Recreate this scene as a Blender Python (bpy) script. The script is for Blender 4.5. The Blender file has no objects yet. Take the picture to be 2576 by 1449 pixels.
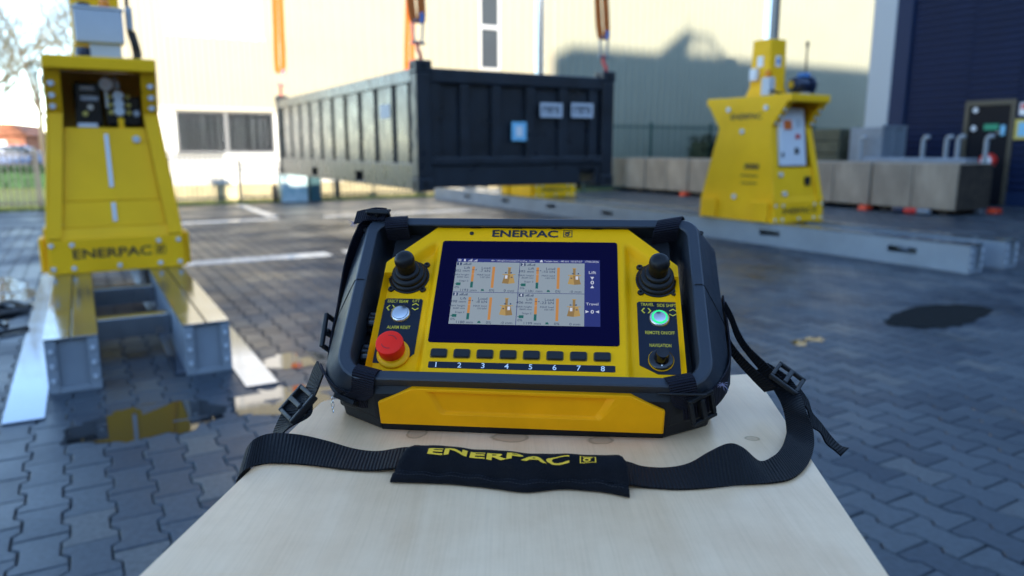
import bpy, bmesh, math, random
import numpy as np
from mathutils import Vector, Matrix, Quaternion

random.seed(7)
R = math.radians
scene = bpy.context.scene
COL = scene.collection

# ------------------------------------------------------------------ camera
CAM_H = 1.28
PITCH = math.atan2(352.5, 1860.0)
cam_d = bpy.data.cameras.new('camera')
cam_d.sensor_width = 36.0
cam_d.lens = 36.0 * 1860.0 / 2576.0
cam_d.clip_start = 0.05
cam_d.clip_end = 2000
cam_d.dof.use_dof = True
cam_d.dof.focus_distance = 0.735
cam_d.dof.aperture_fstop = 4.5
cam = bpy.data.objects.new('camera', cam_d)
cam.location = (0, 0, CAM_H)
cam.rotation_euler = (R(90) - PITCH, 0, 0)
COL.objects.link(cam)
scene.camera = cam

# yard axes: +y of the yard points 30 degrees left of the view, +x along the facades
YAW = R(30)
AX = Vector((-math.sin(YAW), math.cos(YAW), 0))   # along the tracks
BX = Vector((math.cos(YAW), math.sin(YAW), 0))    # along the facades
def G(a, b, z=0.0):
    v = AX * a + BX * b
    return Vector((v.x, v.y, z))

# ------------------------------------------------------------------ sky and sun
SUN_EL = R(18)
SUN_OFF = R(-13)
travel_h = AX * math.cos(SUN_OFF) - BX * math.sin(SUN_OFF)
travel = travel_h * math.cos(SUN_EL) - Vector((0, 0, math.sin(SUN_EL)))
world = bpy.data.worlds.new('World')
scene.world = world
world.use_nodes = True
wn = world.node_tree.nodes
sky = wn.new('ShaderNodeTexSky')
sky.sky_type = 'NISHITA'
sky.sun_disc = False
sky.sun_elevation = SUN_EL
sky.sun_rotation = math.atan2(-travel_h.x, -travel_h.y)
sky.air_density = 1.0
sky.altitude = 1200
sky.dust_density = 0.0
sky.ozone_density = 1.8
bg = wn['Background']
bg.inputs['Strength'].default_value = 0.15
world.node_tree.links.new(sky.outputs[0], bg.inputs['Color'])

sun_d = bpy.data.lights.new('sun', 'SUN')
sun_d.energy = 2.9
sun_d.angle = R(0.53)
sun_d.color = (1.0, 0.90, 0.74)
sun = bpy.data.objects.new('sun', sun_d)
sun.rotation_euler = travel.to_track_quat('-Z', 'Y').to_euler()
sun.location = (0, 0, 40)
COL.objects.link(sun)

scene.view_settings.view_transform = 'Standard'
scene.view_settings.look = 'None'
scene.view_settings.exposure = 2.08
scene.view_settings.gamma = 1.0
scene.view_settings.use_curve_mapping = False

# ------------------------------------------------------------------ materials
MATS = {}
def mat(name, col, rough=0.5, metal=0.0, var=0.0, vscale=6.0, bump=0.0, bscale=60.0,
        rvar=0.0, coat=0.0, spec=0.5, col2=None, stretch=None, emis=None, estr=0.0, trans=0.0, detail=5.0):
    if name in MATS:
        return MATS[name]
    m = bpy.data.materials.new(name)
    m.use_nodes = True
    nt = m.node_tree
    p = nt.nodes['Principled BSDF']
    L = nt.links.new
    p.inputs['Base Color'].default_value = (*col, 1)
    p.inputs['Roughness'].default_value = rough
    p.inputs['Metallic'].default_value = metal
    p.inputs['Specular IOR Level'].default_value = spec
    p.inputs['Coat Weight'].default_value = coat
    p.inputs['Coat Roughness'].default_value = 0.12
    if trans:
        p.inputs['Transmission Weight'].default_value = trans
    if emis:
        p.inputs['Emission Color'].default_value = (*emis, 1)
        p.inputs['Emission Strength'].default_value = estr
    if var or bump or rvar or col2:
        tc = nt.nodes.new('ShaderNodeTexCoord')
        src = tc.outputs['Object']
        if stretch:
            mp = nt.nodes.new('ShaderNodeMapping')
            mp.inputs['Scale'].default_value = stretch
            L(src, mp.inputs['Vector']); src = mp.outputs[0]
    if var or rvar or col2:
        n = nt.nodes.new('ShaderNodeTexNoise')
        n.inputs['Scale'].default_value = vscale
        n.inputs['Detail'].default_value = detail
        n.inputs['Roughness'].default_value = 0.62
        L(src, n.inputs['Vector'])
        if var or col2:
            cr = nt.nodes.new('ShaderNodeValToRGB')
            c2 = col2 if col2 else tuple(max(0, c * (1 - var)) for c in col)
            c1 = col if col2 else tuple(min(1, c * (1 + var * 0.6)) for c in col)
            cr.color_ramp.elements[0].position = 0.33
            cr.color_ramp.elements[0].color = (*c2, 1)
            cr.color_ramp.elements[1].position = 0.68
            cr.color_ramp.elements[1].color = (*c1, 1)
            L(n.outputs['Fac'], cr.inputs[0])
            L(cr.outputs[0], p.inputs['Base Color'])
        if rvar:
            mr = nt.nodes.new('ShaderNodeMapRange')
            mr.inputs['From Min'].default_value = 0.3
            mr.inputs['From Max'].default_value = 0.7
            mr.inputs['To Min'].default_value = max(0.02, rough - rvar)
            mr.inputs['To Max'].default_value = min(1, rough + rvar)
            n2 = nt.nodes.new('ShaderNodeTexNoise')
            n2.inputs['Scale'].default_value = vscale * 2.3
            n2.inputs['Detail'].default_value = 4
            L(src, n2.inputs['Vector'])
            L(n2.outputs['Fac'], mr.inputs['Value'])
            L(mr.outputs[0], p.inputs['Roughness'])
    if bump:
        nb = nt.nodes.new('ShaderNodeTexNoise')
        nb.inputs['Scale'].default_value = bscale
        nb.inputs['Detail'].default_value = 3
        L(src, nb.inputs['Vector'])
        b = nt.nodes.new('ShaderNodeBump')
        b.inputs['Strength'].default_value = bump
        b.inputs['Distance'].default_value = 0.002
        L(nb.outputs['Fac'], b.inputs['Height'])
        L(b.outputs[0], p.inputs['Normal'])
    MATS[name] = m
    return m

YEL = (0.80, 0.45, 0.006)
m_yel_panel = mat('yellow_plastic', (0.98, 0.47, 0.001), 0.48, spec=0.12, bump=0.06, bscale=900, var=0.05, vscale=14)
m_yel_shell = mat('yellow_shell', (0.95, 0.37, 0.002), 0.5, spec=0.12, bump=0.06, bscale=900, var=0.08, vscale=16)
m_yel = mat('yellow_paint', (0.98, 0.52, 0.012), 0.45, spec=0.16, var=0.07, vscale=2.2, rvar=0.1)
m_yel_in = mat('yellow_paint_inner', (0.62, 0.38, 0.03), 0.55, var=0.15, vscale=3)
m_black = mat('black_plastic', (0.007, 0.0075, 0.009), 0.48, spec=0.32, bump=0.12, bscale=1400, rvar=0.07, vscale=20)
m_frame = mat('black_frame_plastic', (0.022, 0.029, 0.041), 0.42, spec=0.5, bump=0.10, bscale=1500, rvar=0.06, vscale=25)
m_rubber = mat('black_rubber', (0.0045, 0.0045, 0.0055), 0.42, spec=0.3, bump=0.05, bscale=700)
m_key = mat('key_rubber', (0.012, 0.014, 0.017), 0.5, spec=0.3)
m_gloss_blk = mat('gloss_black', (0.006, 0.006, 0.008), 0.12)
m_label = mat('label_foil', (0.005, 0.009, 0.022), 0.35, spec=0.3)
m_print_y = mat('yellow_print', (0.72, 0.55, 0.03), 0.5)
m_print_k = mat('black_print', (0.012, 0.013, 0.018), 0.5)
m_print_w = mat('white_print', (0.8, 0.8, 0.8), 0.5)
m_screen = mat('screen_glass', (0.0022, 0.0008, 0.0240), 0.25, spec=0.06)
m_red = mat('red_plastic', (0.95, 0.020, 0.008), 0.45, spec=0.2)
m_estop_y = mat('estop_yellow', (0.90, 0.43, 0.004), 0.48, spec=0.22)
m_steel = mat('brushed_steel', (0.62, 0.63, 0.64), 0.28, 1.0)
m_chrome = mat('chrome', (0.75, 0.77, 0.80), 0.10, 1.0)
m_green_led = mat('green_led', (0.02, 0.5, 0.15), 0.4, emis=(0.03, 1.0, 0.28), estr=0.17)
m_galv = mat('galvanised_steel', (0.29, 0.335, 0.38), 0.40, 0.12, var=0.12, vscale=2.5, rvar=0.08)
m_galv_top = mat('wet_galvanised_steel', (0.30, 0.32, 0.34), 0.13, 0.85, var=0.08, vscale=2, rvar=0.06)
m_plate = mat('wet_steel_plate', (0.16, 0.19, 0.25), 0.09, 0.9, var=0.08, vscale=1.5, rvar=0.05)
m_cont = mat('container_paint', (0.013, 0.018, 0.026), 0.38, var=0.45, vscale=2.6, rvar=0.14, bump=0.15, bscale=25)
m_cont_reflect = mat('container_side_reflection', (0.052, 0.046, 0.039), 0.30, var=0.4, vscale=2.4, rvar=0.08, coat=0.15)  # same black paint; reflected light on the long side put into the colour
m_dark = mat('dark_void', (0.006, 0.006, 0.007), 0.8)
m_orange = mat('orange_sling', (0.60, 0.13, 0.006), 0.75, var=0.15, vscale=20)
m_hookred = mat('red_hook', (0.62, 0.03, 0.02), 0.45)
m_hookblue = mat('blue_sleeve', (0.07, 0.22, 0.55), 0.5)
m_hooksteel = mat('grey_link', (0.22, 0.24, 0.26), 0.4, 0.7)
m_whitebox = mat('white_cabinet', (0.70, 0.72, 0.74), 0.4, var=0.04, vscale=5)
m_greybox = mat('light_grey_cabinet', (0.50, 0.54, 0.58), 0.42, var=0.05, vscale=5)
m_beacon = mat('orange_beacon', (0.9, 0.25, 0.01), 0.25)
m_screw = mat('black_screw', (0.05, 0.045, 0.04), 0.35, 0.8)

# painted facade sheet etc.
m_cream = mat('cream_cladding', (0.35, 0.318, 0.225), 0.5, var=0.05, vscale=0.6)
m_white = mat('white_render', (0.78, 0.76, 0.70), 0.7, var=0.05, vscale=1.5)
m_plinth = mat('plinth_brick', (0.55, 0.47, 0.28), 0.8, var=0.2, vscale=4)
m_trim = mat('cream_trim', (0.45, 0.41, 0.31), 0.5)
m_shadewall = mat('cream_cladding_shade', (0.285, 0.285, 0.215), 0.5, var=0.05, vscale=0.6)  # cream cladding darkened to olive; the wall's shade put into the colour
m_alu = mat('window_frame_alu', (0.55, 0.56, 0.56), 0.4, 0.3)
m_glass = mat('window_glass', (0.05, 0.06, 0.07), 0.05, spec=0.9)
m_blind = mat('grey_blinds', (0.07, 0.073, 0.082), 0.7, var=0.3, vscale=4, stretch=(9, 9, 0.3))
m_navy = mat('navy_cladding', (0.005, 0.014, 0.050), 0.55, var=0.12, vscale=0.8, spec=0.2)
m_navy_trim = mat('navy_trim', (0.008, 0.022, 0.066), 0.5, spec=0.25)
m_lightgrey = mat('pale_grey_cladding', (0.42, 0.45, 0.47), 0.5)
m_door = mat('dark_door', (0.007, 0.008, 0.012), 0.5, spec=0.15)
m_doorframe = mat('bronze_frame', (0.07, 0.06, 0.04), 0.45)
m_conc = mat('concrete', (0.34, 0.275, 0.20), 0.85, var=0.32, vscale=2.5, bump=0.5, bscale=30, stretch=(1, 1, 0.4))
m_concdark = mat('dark_brown_concrete', (0.05, 0.036, 0.024), 0.9, var=0.5, vscale=5, bump=0.6, bscale=30)
m_rededge = mat('orange_red_plastic', (0.75, 0.06, 0.012), 0.5)
m_whitepipe = mat('white_pipe', (0.27, 0.30, 0.32), 0.45)
m_crate = mat('crate_grey', (0.20, 0.23, 0.26), 0.5, var=0.15, vscale=3)
m_fence = mat('fence_steel', (0.030, 0.035, 0.038), 0.6)
m_zinc = mat('zinc_bolt', (0.62, 0.68, 0.74), 0.4, 0.25)
m_fence_green = mat('green_mesh_fence', (0.03, 0.08, 0.07), 0.5, 0.2)
m_lawn_shade = mat('lawn_shade_leaf', (0.035, 0.10, 0.03), 0.7, var=0.5, vscale=12)
m_bark = mat('bark', (0.11, 0.09, 0.065), 0.9, var=0.3, vscale=6)
m_twig = mat('twig', (0.17, 0.14, 0.075), 0.85, var=0.2, vscale=3)
m_brickred = mat('red_brick', (0.36, 0.14, 0.08), 0.85, var=0.25, vscale=3)
m_rooft = mat('roof_tile', (0.32, 0.12, 0.06), 0.8, var=0.25, vscale=2)
m_carblue = mat('blue_car_paint', (0.02, 0.07, 0.20), 0.35)
m_tyre = mat('tyre', (0.015, 0.015, 0.016), 0.8)
m_line = mat('line_paint', (0.88, 0.87, 0.84), 0.22, var=0.0, col2=(0.62, 0.61, 0.58), vscale=9, rvar=0.1)
m_hose = mat('hose_rubber', (0.012, 0.013, 0.016), 0.35)
m_blob = mat('graffiti_panel', (0.50, 0.58, 0.58), 0.6, var=0.0, col2=(0.22, 0.36, 0.38), vscale=5)
m_teal = mat('dark_teal_metal', (0.02, 0.07, 0.08), 0.5)
m_label_grey = mat('faded_white_label', (0.50, 0.52, 0.55), 0.5)
m_amber = mat('amber_display', (0.75, 0.16, 0.02), 0.4)
m_lblue = mat('light_blue_sticker', (0.22, 0.55, 0.75), 0.5)
m_sgreen = mat('green_sign', (0.02, 0.30, 0.16), 0.5)
m_signy = mat('yellow_sign', (0.6, 0.48, 0.10), 0.5)
m_motor = mat('motor_blue_black', (0.012, 0.02, 0.05), 0.25)
m_occl = mat('brick_hall', (0.30, 0.27, 0.24), 0.85, var=0.15, vscale=0.5)

def wood_mat():
    m = bpy.data.materials.new('plywood')
    m.use_nodes = True
    nt = m.node_tree; L = nt.links.new
    p = nt.nodes['Principled BSDF']
    tc = nt.nodes.new('ShaderNodeTexCoord')
    mp = nt.nodes.new('ShaderNodeMapping')
    mp.inputs['Rotation'].default_value = (0, 0, R(-6))
    mp.inputs['Scale'].default_value = (9.0, 0.9, 1)
    L(tc.outputs['Object'], mp.inputs[0])
    n1 = nt.nodes.new('ShaderNodeTexNoise')          # broad growth figure
    n1.inputs['Scale'].default_value = 2.0; n1.inputs['Detail'].default_value = 6
    n1.inputs['Distortion'].default_value = 0.9
    L(mp.outputs[0], n1.inputs[0])
    mp2 = nt.nodes.new('ShaderNodeMapping')
    mp2.inputs['Rotation'].default_value = (0, 0, R(-6))
    mp2.inputs['Scale'].default_value = (420, 9, 1)
    L(tc.outputs['Object'], mp2.inputs[0])
    n2 = nt.nodes.new('ShaderNodeTexNoise')          # fine pores
    n2.inputs['Scale'].default_value = 1.6; n2.inputs['Detail'].default_value = 4
    L(mp2.outputs[0], n2.inputs[0])
    cr = nt.nodes.new('ShaderNodeValToRGB')
    cr.color_ramp.elements[0].position = 0.30; cr.color_ramp.elements[0].color = (0.80, 0.515, 0.285, 1)
    cr.color_ramp.elements[1].position = 0.62; cr.color_ramp.elements[1].color = (0.87, 0.59, 0.35, 1)
    L(n1.outputs[0], cr.inputs[0])
    cr2 = nt.nodes.new('ShaderNodeValToRGB')
    cr2.color_ramp.elements[0].position = 0.30; cr2.color_ramp.elements[0].color = (0.93, 0.915, 0.90, 1)
    cr2.color_ramp.elements[1].position = 0.55; cr2.color_ramp.elements[1].color = (1, 1, 1, 1)
    L(n2.outputs[0], cr2.inputs[0])
    mx = nt.nodes.new('ShaderNodeMix'); mx.data_type = 'RGBA'; mx.blend_type = 'MULTIPLY'
    mx.inputs['Factor'].default_value = 0.9
    L(cr.outputs[0], mx.inputs['A']); L(cr2.outputs[0], mx.inputs['B'])
    # small dark flecks and a few reddish streaks
    v = nt.nodes.new('ShaderNodeTexVoronoi'); v.inputs['Scale'].default_value = 9
    mp3 = nt.nodes.new('ShaderNodeMapping'); mp3.inputs['Scale'].default_value = (1.6, 0.7, 1)
    L(tc.outputs['Object'], mp3.inputs[0]); L(mp3.outputs[0], v.inputs['Vector'])
    cf = nt.nodes.new('ShaderNodeValToRGB')
    cf.color_ramp.elements[0].position = 0.0; cf.color_ramp.elements[0].color = (1, 1, 1, 1)
    cf.color_ramp.elements[1].position = 0.035; cf.color_ramp.elements[1].color = (0, 0, 0, 1)
    L(v.outputs['Distance'], cf.inputs[0])
    mx2 = nt.nodes.new('ShaderNodeMix'); mx2.data_type = 'RGBA'
    mx2.inputs['B'].default_value = (0.36, 0.19, 0.10, 1)
    ml = nt.nodes.new('ShaderNodeMath'); ml.operation = 'MULTIPLY'; ml.inputs[1].default_value = 0.55
    L(cf.outputs[0], ml.inputs[0]); L(ml.outputs[0], mx2.inputs['Factor'])
    L(mx.outputs['Result'], mx2.inputs['A'])
    ns = nt.nodes.new('ShaderNodeTexNoise'); ns.inputs['Scale'].default_value = 7; ns.inputs['Detail'].default_value = 7; ns.inputs['Roughness'].default_value = .7
    L(tc.outputs['Object'], ns.inputs[0])
    cs = nt.nodes.new('ShaderNodeValToRGB')
    cs.color_ramp.elements[0].position = .34; cs.color_ramp.elements[0].color = (.90,.86,.82,1)
    cs.color_ramp.elements[1].position = .56; cs.color_ramp.elements[1].color = (1,1,1,1)
    L(ns.outputs[0], cs.inputs[0])
    mg = nt.nodes.new('ShaderNodeMix'); mg.data_type = 'RGBA'; mg.blend_type = 'MULTIPLY'; mg.inputs['Factor'].default_value = 1
    L(mx2.outputs['Result'], mg.inputs['A']); L(cs.outputs[0], mg.inputs['B'])
    cur = mg.outputs['Result']
    nd = nt.nodes.new('ShaderNodeTexNoise'); nd.inputs['Scale'].default_value = 55; nd.inputs['Detail'].default_value = 3
    L(tc.outputs['Object'], nd.inputs[0])
    for kx, ky, rx, ry in ((-.022,.138,.017,.013),(.066,.130,.012,.010),(-.115,.150,.010,.016),(.215,.135,.008,.006)):
        mk = nt.nodes.new('ShaderNodeMapping'); mk.vector_type = 'POINT'
        mk.inputs['Location'].default_value = (-kx/rx, -ky/ry, -1.0*60); mk.inputs['Scale'].default_value = (1/rx, 1/ry, 60)
        L(tc.outputs['Object'], mk.inputs[0])
        ln = nt.nodes.new('ShaderNodeVectorMath'); ln.operation = 'LENGTH'; L(mk.outputs[0], ln.inputs[0])
        aa = nt.nodes.new('ShaderNodeMath'); aa.operation = 'ADD'; L(ln.outputs['Value'], aa.inputs[0]); L(nd.outputs[0], aa.inputs[1])
        rk = nt.nodes.new('ShaderNodeValToRGB')
        e_ = rk.color_ramp.elements
        e_[0].position = 0.0; e_[0].color = (.55,.55,.55,1); e_[1].position = 1.0; e_[1].color = (0,0,0,1)
        x_ = e_.new(.62); x_.color = (.42,.42,.42,1); x_ = e_.new(.72); x_.color = (.85,.85,.85,1); x_ = e_.new(.80); x_.color = (.06,.06,.06,1)
        hv = nt.nodes.new('ShaderNodeMath'); hv.operation = 'MULTIPLY'; hv.inputs[1].default_value = .5; L(aa.outputs[0], hv.inputs[0])
        L(hv.outputs[0], rk.inputs[0])
        mm_ = nt.nodes.new('ShaderNodeMix'); mm_.data_type = 'RGBA'; mm_.inputs['B'].default_value = (.36,.21,.10,1)
        L(rk.outputs[0], mm_.inputs['Factor']); L(cur, mm_.inputs['A']); cur = mm_.outputs['Result']
    L(cur, p.inputs['Base Color'])
    p.inputs['Roughness'].default_value = 0.42
    b = nt.nodes.new('ShaderNodeBump'); b.inputs['Strength'].default_value = 0.12; b.inputs['Distance'].default_value = 0.0006
    L(n2.outputs[0], b.inputs['Height']); L(b.outputs[0], p.inputs['Normal'])
    return m
m_wood = wood_mat()
m_ply_edge = mat('plywood_edge', (0.50, 0.30, 0.14), 0.6, var=0.35, vscale=3, stretch=(1, 1, 220))

def web_mat(name, col, pitch=0.0032, strength=0.8):
    m = bpy.data.materials.new(name); m.use_nodes = True
    nt = m.node_tree; L = nt.links.new
    p = nt.nodes['Principled BSDF']
    uv = nt.nodes.new('ShaderNodeUVMap')
    sx = nt.nodes.new('ShaderNodeSeparateXYZ'); L(uv.outputs[0], sx.inputs[0])
    def sine(src, k):
        mu = nt.nodes.new('ShaderNodeMath'); mu.operation = 'MULTIPLY'; mu.inputs[1].default_value = 2 * math.pi / k
        L(src, mu.inputs[0])
        s = nt.nodes.new('ShaderNodeMath'); s.operation = 'SINE'; L(mu.outputs[0], s.inputs[0])
        return s.outputs[0]
    s1 = sine(sx.outputs[0], pitch)
    s2 = sine(sx.outputs[1], 0.0016)
    md = nt.nodes.new('ShaderNodeMath'); md.operation = 'MULTIPLY_ADD'
    md.inputs[1].default_value = 0.3
    L(s2, md.inputs[0]); L(s1, md.inputs[2])
    mr = nt.nodes.new('ShaderNodeMapRange')
    mr.inputs['From Min'].default_value = -1.2; mr.inputs['From Max'].default_value = 1.2
    mr.inputs['To Min'].default_value = 0.45; mr.inputs['To Max'].default_value = 1.3
    L(md.outputs[0], mr.inputs[0])
    vm = nt.nodes.new('ShaderNodeVectorMath'); vm.operation = 'SCALE'
    vm.inputs[0].default_value = col
    L(mr.outputs[0], vm.inputs['Scale'])
    L(vm.outputs[0], p.inputs['Base Color'])
    b = nt.nodes.new('ShaderNodeBump'); b.inputs['Strength'].default_value = strength; b.inputs['Distance'].default_value = 0.0006
    L(md.outputs[0], b.inputs['Height']); L(b.outputs[0], p.inputs['Normal'])
    p.inputs['Roughness'].default_value = 0.62
    p.inputs['Specular IOR Level'].default_value = 0.22
    return m
m_web = web_mat('black_webbing', (0.0042, 0.0050, 0.0075))
m_webn = web_mat('navy_black_webbing', (0.0065, 0.0065, 0.0150), 0.0026)
m_pad = mat('pad_fabric', (0.0032, 0.0035, 0.0058), 0.85, spec=0.2, bump=0.5, bscale=500, var=0.4, vscale=40)

def paver_mat(name, kind):
    m = bpy.data.materials.new(name); m.use_nodes = True
    nt = m.node_tree; L = nt.links.new
    p = nt.nodes['Principled BSDF']
    geo = nt.nodes.new('ShaderNodeNewGeometry')
    if kind == 'far':
        wn_ = nt.nodes.new('ShaderNodeTexBrick')
        mp = nt.nodes.new('ShaderNodeMapping')
        mp.inputs['Rotation'].default_value = (0, 0, -YAW)
        tc = nt.nodes.new('ShaderNodeTexCoord')
        L(tc.outputs['Object'], mp.inputs[0]); L(mp.outputs[0], wn_.inputs[0])
        wn_.inputs['Scale'].default_value = 1.0
        wn_.inputs['Brick Width'].default_value = 0.145; wn_.inputs['Row Height'].default_value = 0.23
        wn_.inputs['Mortar Size'].default_value = 0.006
        wn_.inputs['Color1'].default_value = (0.1, 0.1, 0.1, 1); wn_.inputs['Color2'].default_value = (0.9, 0.9, 0.9, 1)
        wn_.inputs['Mortar'].default_value = (0, 0, 0, 1)
        rnd = wn_.outputs[0]
    else:
        oi = nt.nodes.new('ShaderNodeObjectInfo')
        ad = nt.nodes.new('ShaderNodeMath'); ad.operation = 'ADD'
        L(oi.outputs['Random'], ad.inputs[0]); L(geo.outputs['Random Per Island'], ad.inputs[1])
        fr = nt.nodes.new('ShaderNodeMath'); fr.operation = 'FRACT'; L(ad.outputs[0], fr.inputs[0])
        rnd = fr.outputs[0]
    cr = nt.nodes.new('ShaderNodeValToRGB')
    e = cr.color_ramp.elements
    e[0].position = 0.0; e[0].color = (0.014, 0.025, 0.043, 1)
    e[1].position = 0.14; e[1].color = (0.036, 0.050, 0.068, 1)
    k = e.new(0.80); k.color = (0.066, 0.082, 0.097, 1)
    k = e.new(1.0); k.color = (0.112, 0.112, 0.108, 1)
    L(rnd, cr.inputs[0])
    n = nt.nodes.new('ShaderNodeTexNoise'); n.inputs['Scale'].default_value = 1.1; n.inputs['Detail'].default_value = 6
    L(geo.outputs['Position'], n.inputs[0])
    n2 = nt.nodes.new('ShaderNodeTexNoise'); n2.inputs['Scale'].default_value = 45; n2.inputs['Detail'].default_value = 5
    L(geo.outputs['Position'], n2.inputs[0])
    c2 = nt.nodes.new('ShaderNodeValToRGB')
    c2.color_ramp.elements[0].position = 0.36; c2.color_ramp.elements[0].color = (0.60, 0.63, 0.66, 1)
    c2.color_ramp.elements[1].position = 0.62; c2.color_ramp.elements[1].color = (1.1, 1.08, 1.04, 1)
    L(n.outputs[0], c2.inputs[0])
    c3 = nt.nodes.new('ShaderNodeValToRGB')
    c3.color_ramp.elements[0].position = 0.3; c3.color_ramp.elements[0].color = (0.7, 0.7, 0.7, 1)
    c3.color_ramp.elements[1].position = 0.7; c3.color_ramp.elements[1].color = (1.15, 1.15, 1.15, 1)
    L(n2.outputs[0], c3.inputs[0])
    m1 = nt.nodes.new('ShaderNodeMix'); m1.data_type = 'RGBA'; m1.blend_type = 'MULTIPLY'; m1.inputs['Factor'].default_value = 1
    L(cr.outputs[0], m1.inputs['A']); L(c2.outputs[0], m1.inputs['B'])
    m2 = nt.nodes.new('ShaderNodeMix'); m2.data_type = 'RGBA'; m2.blend_type = 'MULTIPLY'; m2.inputs['Factor'].default_value = 1
    L(m1.outputs['Result'], m2.inputs['A']); L(c3.outputs[0], m2.inputs['B'])
    L(m2.outputs['Result'], p.inputs['Base Color'])
    # damp: roughness follows the same large patches
    mr = nt.nodes.new('ShaderNodeMapRange')
    mr.inputs['From Min'].default_value = 0.35; mr.inputs['From Max'].default_value = 0.65
    mr.inputs['To Min'].default_value = 0.30; mr.inputs['To Max'].default_value = 0.58
    p.inputs['Specular IOR Level'].default_value = 0.36
    L(n.outputs[0], mr.inputs[0]); L(mr.outputs[0], p.inputs['Roughness'])
    b = nt.nodes.new('ShaderNodeBump'); b.inputs['Strength'].default_value = 0.35; b.inputs['Distance'].default_value = 0.002
    L(n2.outputs[0], b.inputs['Height']); L(b.outputs[0], p.inputs['Normal'])
    return m
m_paver = paver_mat('wet_paver', 'near')
m_paver_far = paver_mat('wet_paver_far', 'far')
m_bed = mat('joint_sand', (0.030, 0.029, 0.027), 0.85, var=0.4, vscale=20)
m_water = mat('puddle_water', (0.012, 0.013, 0.015), 0.03, spec=0.6, bump=0.02, bscale=9)
m_grass = mat('lawn_grass', (0.20, 0.23, 0.05), 0.85, var=0.5, vscale=2.5, bump=1.0, bscale=40)
m_soil = mat('ground_soil', (0.10, 0.095, 0.08), 0.9, var=0.3, vscale=0.3)
m_patch = mat('asphalt_patch', (0.010, 0.013, 0.014), 0.9, var=0.4, vscale=20, bump=0.8, bscale=60, spec=0.1)

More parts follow.
